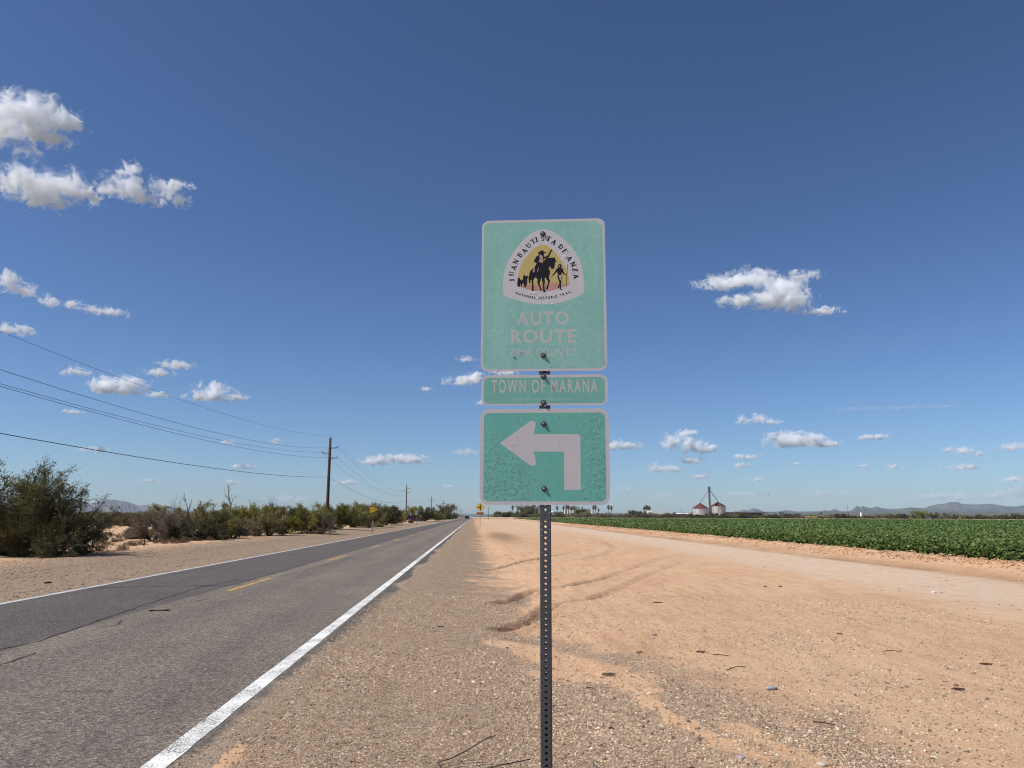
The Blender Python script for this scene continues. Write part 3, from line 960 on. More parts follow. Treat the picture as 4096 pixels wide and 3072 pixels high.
# bolts with washers
for pan, (px, py) in ((p_top, (2171, 936)), (p_top, (2173, 1422)), (p_mid, (2174, 1507)), (p_mid, (2174, 1611)), (p_arr, (2175, 1696)), (p_arr, (2177, 1955))):
    u, v = S(px, py)
    Mx = Matrix.Translation((u, 0, v)) @ Matrix.Rotation(math.pi / 2, 4, 'X')
    wz = T + 0.001
    MB().rev([(0.0, wz), (0.0125, wz), (0.0125, wz + 0.0018), (0.0105, wz + 0.0024), (0.0, wz + 0.0024)], 20, M=Mx).build('washer', washer_m, pan)
    bo = MB().rev([(0.0, wz + 0.002), (0.0085, wz + 0.002), (0.0085, wz + 0.0062), (0.0072, wz + 0.0072), (0.0, wz + 0.0072)], 6, M=Mx)
    bo.rev([(0.0, wz + 0.007), (0.0045, wz + 0.007), (0.0045, wz + 0.0096), (0.0035, wz + 0.0104), (0.0, wz + 0.0104)], 10, M=Mx)
    bo.build('bolt', bolt_m, pan)
u, v = S(2058, 1430)
Mx = Matrix.Translation((u, 0, v)) @ Matrix.Rotation(math.pi / 2, 4, 'X')
MB().rev([(0.0, L1), (0.005, L1), (0.003, L1 + 0.003), (0.0, L1 + 0.003)], 10, M=Mx).build('rivet', bolt_m, p_top)

# ------------------------------------------------------------------ utility poles and wires
M = Mat('creosoted_pole_wood')
o_ = M.obj()
g1 = M.noise(M.n('Mapping', {0: o_, 'Scale': (14, 14, 0.35)}).outputs[0], 1.5, 5, 0.7)
hz = M.n('SeparateXYZ', {0: o_}).outputs[2]
c = M.mix(g1, (0.045, 0.022, 0.014, 1), (0.115, 0.06, 0.038, 1))
pole_dark = M.pbr(c, 0.85, M.bump(g1, 0.4, 0.02))
M = Mat('weathered_pole_wood')
o_ = M.obj()
g1 = M.noise(M.n('Mapping', {0: o_, 'Scale': (14, 14, 0.35)}).outputs[0], 1.5, 5, 0.7)
hz = M.n('SeparateXYZ', {0: o_}).outputs[2]
c = M.mix(M.mr(hz, 2.2, 4.4), M.mix(g1, (0.16, 0.08, 0.03, 1), (0.28, 0.15, 0.06, 1)), M.mix(g1, (0.10, 0.085, 0.075, 1), (0.17, 0.15, 0.135, 1)))
pole_grey = M.pbr(c, 0.85, M.bump(g1, 0.4, 0.02))
arm_m = plain('grey_crossarm', (0.22, 0.205, 0.185, 1), 0.8, var=0.25)
insul_m = plain('porcelain', (0.16, 0.12, 0.10, 1), 0.3, var=0.1)
wire_m = plain('weathered_wire', (0.085, 0.085, 0.09, 1), 0.6, 0.3, var=0.1)

POLES = [(1322, 1744), (1627, 1935), (1726, 1983), (1774, 2000), (1800, 2011), (1817, 2020), (1826, 2024), (1835.5, 2029.5), (1841, 2033), (1847, 2038), (1852, 2042)]
PZ = 10.5
pole_pos = []
for px, py in POLES:
    d = ray(px, py)
    t = (PZ - EYE) / d.z
    pole_pos.append((d.x * t, d.y * t))


def side_arm(root, z, sgn):
    MB().tube([(0.10 * sgn, 0, z), (0.86 * sgn, 0, z + 0.05)], [0.05, 0.055], 8).build('crossarm', arm_m, root)
    MB().rev([(0.0, 0), (0.05, 0.0), (0.065, 0.06), (0.03, 0.12), (0, 0.13)], 10, (0.82 * sgn, 0, z + 0.1)).build('insulator', insul_m, root)


ords = ['second', 'third', 'fourth', 'fifth', 'sixth', 'seventh', 'eighth', 'ninth', 'tenth', 'last']
for i, (x, y) in enumerate(pole_pos):
    zb = zg(x, y)
    r = empty('utility_pole', (x, y, zb))
    near = i < 2
    MB().tube([(0, 0, -0.5), (0, 0, 3), (0, 0, 7), (0, 0, PZ - zb - 0.25)], [0.19, 0.175, 0.155, 0.135] if near else [0.17, 0.16, 0.14, 0.12], 14).build('pole', pole_dark if i == 0 else pole_grey, r, True)
    if near:
        MB().tube([(0, 0, PZ - zb - 0.25), (0, 0, PZ - zb)], 0.025, 6).build('top_pin', insul_m, r)
        for z, s in ((9.13, 1), (8.55, -1), (8.0, 1)):
            side_arm(r, z - zb, s)
        for z in (9.05, 8.45, 7.9, 5.9):
            MB().rev([(0.17, -0.04), (0.18, -0.04), (0.18, 0.04), (0.17, 0.04)], 12, (0, 0, z - zb)).build('band', insul_m, r)
    else:
        wdt = 1.15 if i != 2 else 1.0
        MB().box((-wdt, -0.07, PZ - zb - 2.02), (wdt, 0.07, PZ - zb - 1.8)).build('crossarm', arm_m, r)
        for q in (-0.95, -0.4, 0.4, 0.95):
            MB().rev([(0, 0), (0.05, 0), (0.06, 0.08), (0, 0.16)], 8, (q * wdt, 0, PZ - zb - 1.8)).build('insulator', insul_m, r)
    lab = 'dark brown timber utility pole with three short side arms rising from the roadside bush' if i == 0 else \
        'grey timber utility pole with three side arms standing before the red vehicle' if i == 1 else \
        'grey timber pole with one crossarm, %s pole counted along the line' % ords[i - 1]
    tag(r, lab, 'utility pole', 'utility poles along the road')

prev = (pole_pos[0][0] + 0.6, pole_pos[0][1] - 118)          # the pole before the frame
chain = [prev] + pole_pos[:8]
WIRES = [  # across offset, height at poles, photo y where it crosses the frame's edge, radius, label
    (0.0, 10.5, 1311, 0.007, 'thin static wire along the very tops of the poles'),
    (0.86, 9.25, 1467, 0.009, 'power wire carried by the upper side arms'),
    (-0.86, 8.66, 1525, 0.009, 'power wire carried by the arms on the scrub side'),
    (0.86, 8.12, 1535, 0.009, 'power wire carried by the lower road side arms'),
    (0.0, 5.9, 1727, 0.016, 'thick low cable slung well below the power wires')]
for ox, z, edge_y, rad, lab in WIRES:
    mb = MB()
    path = []
    for a, b in zip(chain[:-1], chain[1:]):
        L = math.hypot(b[0] - a[0], b[1] - a[1])
        if a is prev:
            d = ray(0, edge_y)
            t = (a[0] + ox) / d.x
            ye, ze = d.y * t, EYE + d.z * t
            u = (ye - a[1]) / (b[1] - a[1])
            sag = max(0.3, (z - ze) / (4 * u * (1 - u)))
        else:
            sag = 1.9 * (L / 118) ** 2 if z > 6 else 1.3 * (L / 118) ** 2
        for k in range(24):
            t = k / 24
            path.append((a[0] + (b[0] - a[0]) * t + ox, a[1] + (b[1] - a[1]) * t, z - 4 * sag * t * (1 - t)))
    path.append((chain[-1][0] + ox, chain[-1][1], z))
    mb.tube(path, rad, 5)
    tag(mb.build('power_line', wire_m), lab, 'overhead wire', 'wires strung along the utility poles')

# ------------------------------------------------------------------ small road signs
yel_m = plain('amber_sign_sheet', (0.90, 0.52, 0.02, 1), 0.45, var=0.06, scale=3)
orange_m = plain('weathered_orange_sheet', (0.46, 0.20, 0.02, 1), 0.55, var=0.4, scale=9)
ink_m = plain('sign_black', (0.012, 0.012, 0.012, 1), 0.5, var=0.1)
ink2_m = plain('faded_sign_ink', (0.13, 0.055, 0.01, 1), 0.6, var=0.3, scale=30)
post_m = plain('grey_post_steel', (0.20, 0.20, 0.195, 1), 0.6, 0.5, var=0.2, scale=8)
rust_post_m = plain('dull_post_steel', (0.12, 0.105, 0.095, 1), 0.7, 0.3, var=0.3, scale=8)
back_m = plain('aluminium_back', (0.43, 0.42, 0.43, 1), 0.5, 0.4, var=0.1, scale=3)
red_sheet = plain('stop_red', (0.35, 0.02, 0.025, 1), 0.5, var=0.1)
grn_sheet = plain('street_green', (0.02, 0.22, 0.13, 1), 0.5, var=0.1)
FX = lambda w: Matrix(((1, 0, 0, 0), (0, 0, -1, -w), (0, 1, 0, 0), (0, 0, 0, 1)))


def upost(root, h, w=0.06, mat=None):
    m = MB()
    m.box((-w / 2, 0.0, -0.3), (w / 2, 0.006, h)).box((-w / 2, 0.006, -0.3), (-w / 2 + 0.008, 0.035, h)).box((w / 2 - 0.008, 0.006, -0.3), (w / 2, 0.035, h))
    return m.build('post', mat or post_m, root)


def sign_text(s, box, mat, parent, off, bold):
    o = lettering(s, box, mat, parent, off, bold)
    return o


# side road warning diamond
q = G(1920, 2112.5)
wsgn = empty('warning_sign', (q.x, q.y, zg(q.x, q.y)))
tag(wsgn, 'yellow diamond sign with black side road symbol over an orange plaque', 'road sign')
cen = A(1920.6, 2029, q.y).z - wsgn.location.z
plq = A(1919.5, 2053.5, q.y).z - wsgn.location.z
upost(wsgn, cen + 0.4, 0.07)
hd = 18.1 / F * q.y
dia = [(0, cen + hd), (-hd, cen), (0, cen - hd), (hd, cen)]
sp_ = MB().prism(dia, FX(0.004), 0.004).build('sign_plate', yel_m, wsgn)
k = hd / 215
rim = [(p_[0] * 0.965, cen + (p_[1] - cen) * 0.965) for p_ in dia]
rim2 = [(p_[0] * 0.93, cen + (p_[1] - cen) * 0.93) for p_ in dia]
mb = MB()
for a in range(4):
    b = (a + 1) % 4
    mb.add([(rim[a][0], -0.0095, rim[a][1]), (rim[b][0], -0.0095, rim[b][1]), (rim2[b][0], -0.0095, rim2[b][1]), (rim2[a][0], -0.0095, rim2[a][1])], [(0, 1, 2, 3)])
mb.build('border_line', ink_m, sp_)
MB().prism([(0 * k, cen + 130 * k), (0, cen - 140 * k), (42 * k, cen - 140 * k), (42 * k, cen + 130 * k)], FX(0.0085), 0.002).build('road_symbol', ink_m, sp_)
MB().prism([(-112 * k, cen + 22 * k), (-112 * k, cen - 22 * k), (0, cen - 22 * k), (0, cen + 22 * k)], FX(0.0085), 0.0021).build('road_symbol', ink_m, sp_)
pw, ph = 14.6 / F * q.y, 4.4 / F * q.y
pl = MB().prism(rrect(-pw, plq - ph, pw, plq + ph, 0.05, 3), FX(0.004), 0.004).build('name_plaque', orange_m, wsgn)
for (x0, x1) in ((-0.78, -0.42), (-0.36, -0.08), (-0.02, 0.3), (0.36, 0.74)):        # worn letters, not readable
    MB().box((x0 * pw, -0.0105, plq - ph * 0.42), (x1 * pw, -0.0085, plq + ph * 0.42)).build('worn_legend', ink2_m, pl)

# no passing pennant and marker panel on one post
q = G(1490.5, 2126)
npz = empty('no_passing_sign', (q.x, q.y, zg(q.x, q.y)))
tag(npz, 'yellow triangular pennant reading NO PASSING ZONE on a thin post across the road', 'road sign')
up_ = lambda px, py: (A(px, py, q.y).x - q.x, A(px, py, q.y).z - npz.location.z)
tri = [up_(1480.5, 2024.5), up_(1480, 2053.3), up_(1514.5, 2038)]
upost(npz, tri[2][1] + 0.25, 0.06, rust_post_m)
pn = MB().prism(tri, FX(0.004), 0.004).build('pennant', yel_m, npz)
mb = MB()
cx_, cz_ = sum(t[0] for t in tri) / 3, sum(t[1] for t in tri) / 3
ra = [(cx_ + (t[0] - cx_) * 0.95, cz_ + (t[1] - cz_) * 0.95) for t in tri]
rb_ = [(cx_ + (t[0] - cx_) * 0.90, cz_ + (t[1] - cz_) * 0.90) for t in tri]
for a in range(3):
    b = (a + 1) % 3
    mb.add([(ra[a][0], -0.0095, ra[a][1]), (ra[b][0], -0.0095, ra[b][1]), (rb_[b][0], -0.0095, rb_[b][1]), (rb_[a][0], -0.0095, rb_[a][1])], [(0, 1, 2, 3)])
mb.build('border_line', ink_m, pn)
for s, a, b in (('NO', (1483, 2032.4), (1490.5, 2029)), ('PASSING', (1483, 2039), (1506, 2035.4)), ('ZONE', (1483, 2045.6), (1493.5, 2042))):
    A0, B0 = up_(*a), up_(*b)
    sign_text(s, (A0[0], A0[1], B0[0], B0[1]), ink_m, pn, 0.0092, 0.05)
a, b = up_(1487.2, 2104.5), up_(1495.2, 2083.5)
mk = MB().prism(rrect(a[0], a[1], b[0], b[1], 0.02, 3), FX(-0.040), 0.004).build('marker_panel', back_m, npz)
mk['label'] = 'bare grey back of a narrow marker panel'

# back of a speed sign
q = G(1666.5, 2099)
bk = empty('sign_back', (q.x, q.y, zg(q.x, q.y)))
tag(bk, 'bare silver back of an upright rectangular sign near the red vehicle', 'road sign')
up_ = lambda px, py: (A(px, py, q.y).x - q.x, A(px, py, q.y).z - bk.location.z)
a, b = up_(1660.8, 2060), up_(1673.5, 2042)
MB().prism(rrect(a[0], a[1], b[0], b[1], 0.04, 3), FX(-0.044), 0.004).build('sign_plate', back_m, bk)
upost(bk, b[1] - 0.05, 0.07)
# stop sign and street names at the junction
q = G(1719, 2081)
stp = empty('stop_sign', (q.x, q.y, zg(q.x, q.y)), R(62))
tag(stp, 'edge-on stop sign under two green street name blades at the junction', 'road sign')
MB().box((-0.03, -0.03, -0.3), (0.03, 0.03, 3.1)).build('post', post_m, stp)
MB().prism([(0.42 * math.cos(R(22.5 + 45 * j)), 2.25 + 0.42 * math.sin(R(22.5 + 45 * j))) for j in range(8)], FX(0.032), 0.006).build('octagon_plate', red_sheet, stp)
MB().box((-0.55, -0.01, 3.1), (0.55, 0.01, 3.32)).build('name_blade', grn_sheet, stp)
MB().box((-0.01, -0.55, 3.33), (0.01, 0.55, 3.55)).build('name_blade', grn_sheet, stp)
# thin delineators and a distant caution sign by the road
for px, py, lab in ((1906.7, 2086, 'thin short delineator post beyond the yellow diamond sign'), (1742.5, 2078, 'slim white delineator across the junction')):
    q = G(px, py)
    d_ = empty('delineator', (q.x, q.y, zg(q.x, q.y)))
    MB().box((-0.05, -0.01, -0.2), (0.05, 0.01, 1.25)).build('post', post_m, d_)
    MB().box((-0.045, -0.018, 0.95), (0.045, -0.0105, 1.2)).build('reflector', back_m, d_)
    tag(d_, lab, 'marker post', 'delineators along the road')
q = A(1809, 2076, 470)
s_ = empty('round_sign', (q.x, q.y, zg(q.x, q.y)))
MB().box((-0.04, -0.02, -0.2), (0.04, 0.02, 2.9)).build('post', post_m, s_)
MB().prism([(0.7 * math.cos(R(45 * j)), 3.2 + 0.7 * math.sin(R(45 * j))) for j in range(8)], FX(0.022), 0.006).build('sign_plate', back_m, s_)
tag(s_, 'small grey sign back low among the far roadside bushes', 'road sign')

# ------------------------------------------------------------------ wire fence
tpost_m = plain('rusty_fence_steel', (0.035, 0.024, 0.02, 1), 0.8, 0.2, var=0.3, scale=9)
fence = empty('wire_fence', (-16.5, 33, 0))
tag(fence, 'sagging barbed wire fence on dark steel posts in front of the scrub', 'fence')
fp = [G(px, py) for px, py in ((368, 2213), (575.5, 2189.6), (728.7, 2164), (852.6, 2164), (957.7, 2153), (1038, 2148), (1163, 2140))]
fp = [Vector((-16.8, 21, 0)), Vector((-16.7, 27, 0))] + [Vector((v.x, v.y, 0)) for v in fp]
fp += [Vector((-15.6 - 0.2 * random.random(), y, 0)) for y in np.arange(73, 150, 7)]
pts = []
for j, v in enumerate(fp):
    z = zg(v.x, v.y)
    m = MB()
    lx, h = random.uniform(-0.03, 0.03), random.uniform(1.22, 1.38)
    Mx = Matrix.Translation((v.x + 16.5, v.y - 33, z)) @ Matrix.Rotation(lx, 4, 'Y')
    m.box((-0.027, -0.005, -0.3), (0.027, 0.005, h), Mx).box((-0.005, 0.005, -0.3), (0.005, 0.045, h), Mx)
    m.build('post', tpost_m, fence)
    pts.append(Vector((v.x + 16.5, v.y - 33, z)))
for hh in (0.4, 0.75, 1.1):
    m = MB()
    path = []
    for a, b in zip(pts[:-1], pts[1:]):
        for k in range(4):
            t = k / 4
            path.append(a.lerp(b, t) + Vector((0, -0.02, hh - 0.16 * t * (1 - t))))
    m.tube(path, 0.0035, 3)
    m.build('wire', tpost_m, fence)

# ------------------------------------------------------------------ desert scrub
def to_px(v):                                      # where a point of the place falls in the photo
    q = cam.matrix_world.inverted() @ Vector(v)
    return CX + F * q.x / -q.z


def between(v, marks):
    px = to_px(v)
    k = sum(1 for m in marks[1:-1] if px > m[0])
    return marks[k][1], marks[k + 1][1]


POSTS_ALONG = [(0, 'big dark mesquite'), (368, 'first clear fence post'), (575, 'second fence post'), (772, 'forked dead tree'), (853, 'fourth fence post'), (922, 'tall dead spray'), (1038, 'sixth fence post'), (1163, 'seventh fence post'), (1313, 'dark brown utility pole'), (1490, 'yellow pennant'), (1624, 'grey utility pole'), (1720, 'stop sign')]
ROW_MARKS = [(1624, 'grey utility pole'), (1720, 'stop sign'), (1774, 'fourth pole'), (1800, 'fifth pole'), (1817, 'sixth pole'), (1835, 'eighth pole'), (1868, 'black truck')]

def leaf_mat(name, dark, mid, light, hue=0.12):
    M = Mat(name)
    t = M.attr('tint')
    rnd = M.n('ObjectInfo').outputs['Random']
    c = M.ramp(t, (0.0, dark), (0.5, mid), (1.0, light))
    c = M.n('HueSaturation', {'Color': c, 'Hue': M.mr(rnd, 0, 1, 0.485, 0.515), 'Saturation': M.mr(rnd, 0, 1, 0.8, 1.12), 'Value': M.mr(rnd, 0, 1, 0.78, 1.2)}).outputs[0]
    df = M.n('BsdfPrincipled', {'Base Color': c, 'Roughness': 0.65, 'Specular IOR Level': 0.1})
    tr = M.n('BsdfTranslucent', {'Color': c})
    mx = M.n('MixShader', {0: 0.32, 1: df.outputs[0], 2: tr.outputs[0]})
    M.t.links.new(mx.outputs[0], M.out.inputs['Surface'])
    return M.m


olive = leaf_mat('mesquite_leaf', (0.115, 0.095, 0.03, 1), (0.225, 0.20, 0.066, 1), (0.37, 0.325, 0.125, 1))
deepgr = leaf_mat('creosote_leaf', (0.065, 0.057, 0.02, 1), (0.125, 0.114, 0.04, 1), (0.21, 0.19, 0.075, 1))
brownl = leaf_mat('dry_twig_leaf', (0.13, 0.10, 0.06, 1), (0.225, 0.178, 0.11, 1), (0.32, 0.265, 0.17, 1))
tuft_m = leaf_mat('dry_tuft', (0.15, 0.105, 0.065, 1), (0.23, 0.165, 0.105, 1), (0.33, 0.25, 0.16, 1))
straw_l = leaf_mat('yellow_straw', (0.34, 0.25, 0.11, 1), (0.48, 0.36, 0.17, 1), (0.6, 0.48, 0.26, 1))
bark_m = plain('scrub_bark', (0.052, 0.040, 0.032, 1), 0.9, var=0.35, scale=20)
bare_m = plain('dead_wood', (0.16, 0.125, 0.098, 1), 0.9, var=0.3, scale=20)


def grow(rs, H, W, stems, kids, twigs, base=0.25, lift=0.5):
    """Branch paths of a multi-stemmed desert shrub: (path, r0, r1, level)."""
    out = []

    def walk(p, d, L, n, wig, up):
        path = [np.array(p)]
        for k in range(n):
            d = d + rs.normal(0, wig, 3) + np.array([0, 0, up])
            d = d / np.linalg.norm(d)
            path.append(path[-1] + d * L / n)
        return path, d
    for s in range(stems):
        az = 2 * math.pi * (s + rs.uniform(-0.4, 0.4)) / stems
        tl = rs.uniform(0.15, 1.25)
        d = np.array([math.cos(az) * math.sin(tl), math.sin(az) * math.sin(tl), math.cos(tl) * lift + 0.15])
        d /= np.linalg.norm(d)
        L = H * rs.uniform(0.65, 1.0) * (1 + 0.5 * math.sin(tl))
        p0 = np.array([math.cos(az), math.sin(az), 0]) * base * rs.uniform(0, 1)
        path, _ = walk(p0, d, L, 7, 0.16, 0.03)
        r = 0.022 * H * rs.uniform(0.7, 1.2)
        out.append((path, r, r * 0.3, 0))
        for q in range(kids):
            i = rs.integers(2, 8)
            d1 = path[i] - path[i - 1]
            d1 = d1 / np.linalg.norm(d1) + rs.normal(0, 0.55, 3)
            d1 /= np.linalg.norm(d1)
            p1, _ = walk(path[i], d1, L * rs.uniform(0.3, 0.55), 5, 0.2, 0.02)
            out.append((p1, r * 0.45, r * 0.16, 1))
            for w in range(twigs):
                j = rs.integers(1, 6)
                d2 = p1[j] - p1[j - 1]
                d2 = d2 / np.linalg.norm(d2) + rs.normal(0, 0.6, 3)
                d2 /= np.linalg.norm(d2)
                p2, _ = walk(p1[j], d2, L * rs.uniform(0.10, 0.24), 3, 0.2, -0.02)
                out.append((p2, r * 0.16, r * 0.06, 2))
    P = np.concatenate([np.array(o[0]) for o in out])
    hi = np.percentile(P[:, 2], 99.3)
    wd = np.percentile(np.abs(P[:, :2]).max(1), 98)
    sc = np.array([W / 2 / wd, W / 2 / wd, H / hi])
    def fit(q):
        q = np.maximum(q * sc, [-99, -99, 0.02])
        if q[2] > 0.9 * H:
            q[2] = 0.9 * H + (q[2] - 0.9 * H) * 0.45
        return q
    return [([fit(q) for q in o[0]], *o[1:]) for o in out]


def shrub_meshes(seed, H, W, stems, kids, twigs, per, ls, lw, wood, min_level=1, twig_draw=True, spread=0.05):
    rs = np.random.default_rng(seed)
    br = grow(rs, H, W, stems, kids, twigs)
    mb = MB()
    C, D = [], []
    for path, r0, r1, lv in br:
        if lv < 2 or twig_draw:
            n = len(path)
            mb.tube([Vector(q) for q in path], [r0 + (r1 - r0) * k / (n - 1) for k in range(n)], 5 if lv == 0 else 3, cap=False)
        if lv >= min_level and per:
            m = per if lv == 2 else per // 2
            t = rs.uniform(0.15 if lv == 2 else 0.4, 1.05, m) * (len(path) - 1)
            i = np.minimum(t.astype(int), len(path) - 2)
            P = np.array(path)
            C.append(P[i] + (P[i + 1] - P[i]) * (t - i)[:, None] + rs.normal(0, spread, (m, 3)))
            D.append((P[i + 1] - P[i]))
    bme = mb.build('trunk', wood)
    leaf = None
    if C:
        C = np.concatenate(C)
        C[:, 2] = np.maximum(C[:, 2], 0.03)
        n = len(C)
        D = np.concatenate(D)
        D = D / np.linalg.norm(D, axis=1)[:, None] + rs.normal(0, 0.7, (n, 3)) + np.array([0, 0, -0.1])
        D /= np.linalg.norm(D, axis=1)[:, None]
        Bv = np.cross(D, rs.normal(0, 1, (n, 3)))
        Bv /= np.linalg.norm(Bv, axis=1)[:, None]
        l = (ls * rs.uniform(0.6, 1.3, n))[:, None]
        w = (lw * rs.uniform(0.6, 1.3, n))[:, None]
        V = np.stack([C - D * l / 2 - Bv * w / 3, C - D * l / 2 + Bv * w / 3, C + D * l / 2 + Bv * w / 4, C + D * l / 2 - Bv * w / 4], 1).reshape(-1, 3)
        clump = vnoise(C[:, 0] * 2.2 + 7, C[:, 1] * 2.2 + C[:, 2] * 1.7, seed)
        tint = np.clip(0.55 * rs.uniform(0, 1, n) + 0.45 * clump, 0, 1)
        leaf = (V, np.arange(4 * n).reshape(-1, 4), np.repeat(tint, 4))
    return bme, leaf


def shrub(seed, name, H, W, stems, kids, twigs, per, ls, lw, leafm, wood=bark_m, **kw):
    root = empty(name, (0, 0, 0))
    b, leaf = shrub_meshes(seed, H, W, stems, kids, twigs, per, ls, lw, wood, **kw)
    b.parent = root
    if leaf:
        mesh_np('crown', leaf[0], leaf[1], leafm, root, attrs={'tint': ('POINT', leaf[2])})
    return root


# the big mesquite at the edge of the frame
v = G(90, 2232)
big = shrub(3, 'mesquite_tree', 3.3, 7.2, 22, 9, 9, 24, 0.10, 0.034, deepgr, twig_draw=True, spread=0.075)
big.location = (v.x - 1.3, v.y + 0.8, zg(v.x, v.y))
big.scale = (1.0, 0.9, 1.08)
tag(big, 'big dark mesquite bush with arching branches, nearest of the scrub', 'bush')
q_ = shrub(8, 'mesquite_tree', 2.6, 4.6, 16, 7, 8, 24, 0.10, 0.034, deepgr, twig_draw=True, spread=0.075)
q_.location = (v.x + 0.9, v.y + 0.1, zg(v.x + 1, v.y))
tag(q_, 'lower brownish mesquite thicket growing out of the big dark bush', 'bush')

protos = {
    'a': shrub(21, 'mesquite_bush', 2.4, 3.6, 11, 6, 7, 17, 0.15, 0.06, olive, twig_draw=False, spread=0.09),
    'b': shrub(22, 'mesquite_bush', 2.2, 3.8, 13, 6, 6, 18, 0.15, 0.065, deepgr, twig_draw=False, spread=0.10),
    'c': shrub(23, 'mesquite_bush', 2.6, 3.2, 11, 6, 7, 17, 0.15, 0.055, olive, twig_draw=False, spread=0.09),
    'd': shrub(24, 'thorn_bush', 2.0, 3.6, 12, 6, 7, 12, 0.14, 0.04, brownl, twig_draw=True, spread=0.08),
    'e': shrub(25, 'mesquite_bush', 3.0, 4.6, 11, 7, 7, 17, 0.18, 0.075, olive, twig_draw=False, spread=0.12),
    'f': shrub(26, 'saltbush', 1.3, 2.6, 14, 5, 6, 18, 0.12, 0.055, deepgr, twig_draw=False, spread=0.07),
}
base_h = {'a': 2.4, 'b': 2.2, 'c': 2.6, 'd': 2.0, 'e': 3.0, 'f': 1.3}
first = dict.fromkeys(protos, True)


def plant(k, x, y, h, wide, label, cat, group):
    o = protos[k] if first[k] else copy_tree(protos[k])
    first[k] = False
    s = h / base_h[k]
    o.location = (x, y, zg(x, y) - 0.03)
    o.rotation_euler = (0, 0, random.uniform(0, 6.28))
    o.scale = (s * wide, s * wide * random.uniform(0.85, 1.1), s)
    return tag(o, label, cat, group)


def plant_px(k, px, py, top, wide, label, cat='bush', group='bushes along the fence'):
    v = G(px, py)
    h = (A(px, top, v.y).z - zg(v.x, v.y)) * 1.04
    return plant(k, v.x, v.y, max(0.4, h), wide, label, cat, group)


plant_px('f', 545, 2162, 2107, 1.2, 'low rounded green bush beside the second fence post')
plant_px('d', 610, 2170, 2046, 1.1, 'brown twiggy bush with a dead spray behind the fence')
plant_px('d', 690, 2166, 2050, 1.0, 'brown tangled bush between the second and third fence posts')
plant_px('f', 705, 2168, 2100, 1.1, 'small dark green bush at the foot of the forked dead tree')
plant_px('c', 850, 2158, 2012, 1.15, 'bright olive mesquite behind the fourth fence post')
plant_px('f', 852, 2164, 2095, 1.2, 'dense dark bush right behind the fourth fence post')
plant_px('d', 930, 2156, 2070, 1.1, 'greyish brown bush hanging over the fence')
plant_px('e', 960, 2144, 2022, 0.95, 'olive mesquite under the tall dead spray')
plant_px('d', 1020, 2148, 2075, 1.1, 'dark brown thorny bush at the sixth fence post')
plant_px('a', 1075, 2146, 2022, 1.0, 'olive mesquite with a dark hollow at its foot')
plant_px('b', 1150, 2138, 2035, 1.1, 'broad green bush behind the seventh fence post')
plant_px('c', 1235, 2138, 2016, 1.35, 'tall green mesquite next to the dark brown utility pole')
plant_px('d', 1285, 2139, 2052, 0.9, 'dark brown bush hugging the base of the brown utility pole')
plant_px('b', 1345, 2122, 2024, 1.1, 'green mesquite just past the brown utility pole')
plant_px('a', 1410, 2114, 2020, 1.1, 'grey green mesquite behind the yellow pennant')
plant_px('e', 1475, 2110, 2012, 1.0, 'tallest grey green mesquite right behind the yellow pennant')
plant_px('b', 1540, 2103, 2026, 1.2, 'green mesquite between the pennant and the grey pole')
plant_px('c', 1580, 2100, 2046, 0.9, 'pale green bush beside the grey utility pole')
plant_px('f', 1645, 2093, 2081, 1.2, 'low pale bush in front of the red vehicle')
rs = random.Random(5)
def back_label(k, x, y):
    tone = {'d': 'brown thorny', 'b': 'deep green', 'e': 'tall olive'}.get(k, 'olive')
    return '%s bush behind the fence, between %s and %s' % (tone, *between((x, y, 1), POSTS_ALONG))


for i in range(66):                                # the scrub behind the fence
    y = rs.uniform(62, 190)
    x = -max(18.5, 0.104 * y) - rs.uniform(0, 1) ** 1.3 * 0.75 * y
    px_gap = abs(x / y + 0.475) < 0.05 and y < 110
    if px_gap:
        continue
    hh = rs.uniform(2.0, 3.0)
    if x / y < -0.33:                              # lower growth there lets the mountains show
        hh = min(hh, 1.45 + 0.0055 * y)
    kk = rs.choice('aabdccde')
    plant(kk, x, y, hh, rs.uniform(1.0, 1.4), back_label(kk, x, y), 'bush', 'scrub behind the fence')
for i in range(14):                                # close the row along the fence
    y = rs.uniform(52, 100)
    x, kk = -rs.uniform(18.0, 21.0), rs.choice('acfe')
    plant(kk, x, y, rs.uniform(1.5, 2.2), 1.2, back_label(kk, x, y), 'bush', 'scrub behind the fence')
for i in range(16):
    y = rs.uniform(105, 135)
    kk, x = rs.choice('abe'), -0.475 * y + rs.uniform(-9, 6)
    plant(kk, x, y, rs.uniform(1.7, 2.2), 1.3, back_label(kk, x, y), 'bush', 'scrub behind the fence')
for i in range(46):
    y = 280 * (1 + 0.03 * i) ** 1.15 + rs.uniform(-6, 6)
    x = -13.5 - rs.uniform(0, 1) ** 2 * 22 - (y - 262) * 0.008
    lab_row = 'green roadside bush in the row, between %s and %s' % between((x, y, 1), ROW_MARKS)
    plant(rs.choice('abcef'), x, y, rs.uniform(2.2, 3.9), rs.uniform(1.0, 1.5), lab_row, 'bush', 'roadside bushes beyond the junction')
for i in range(16):
    y = rs.uniform(150, 236)
    plant(rs.choice('abce'), -max(17.5, 0.104 * y) - rs.uniform(0, 9), y, rs.uniform(2.6, 3.8), 1.2, 'mesquite crowding the verge between the poles before the junction', 'bush', 'bushes before the junction')
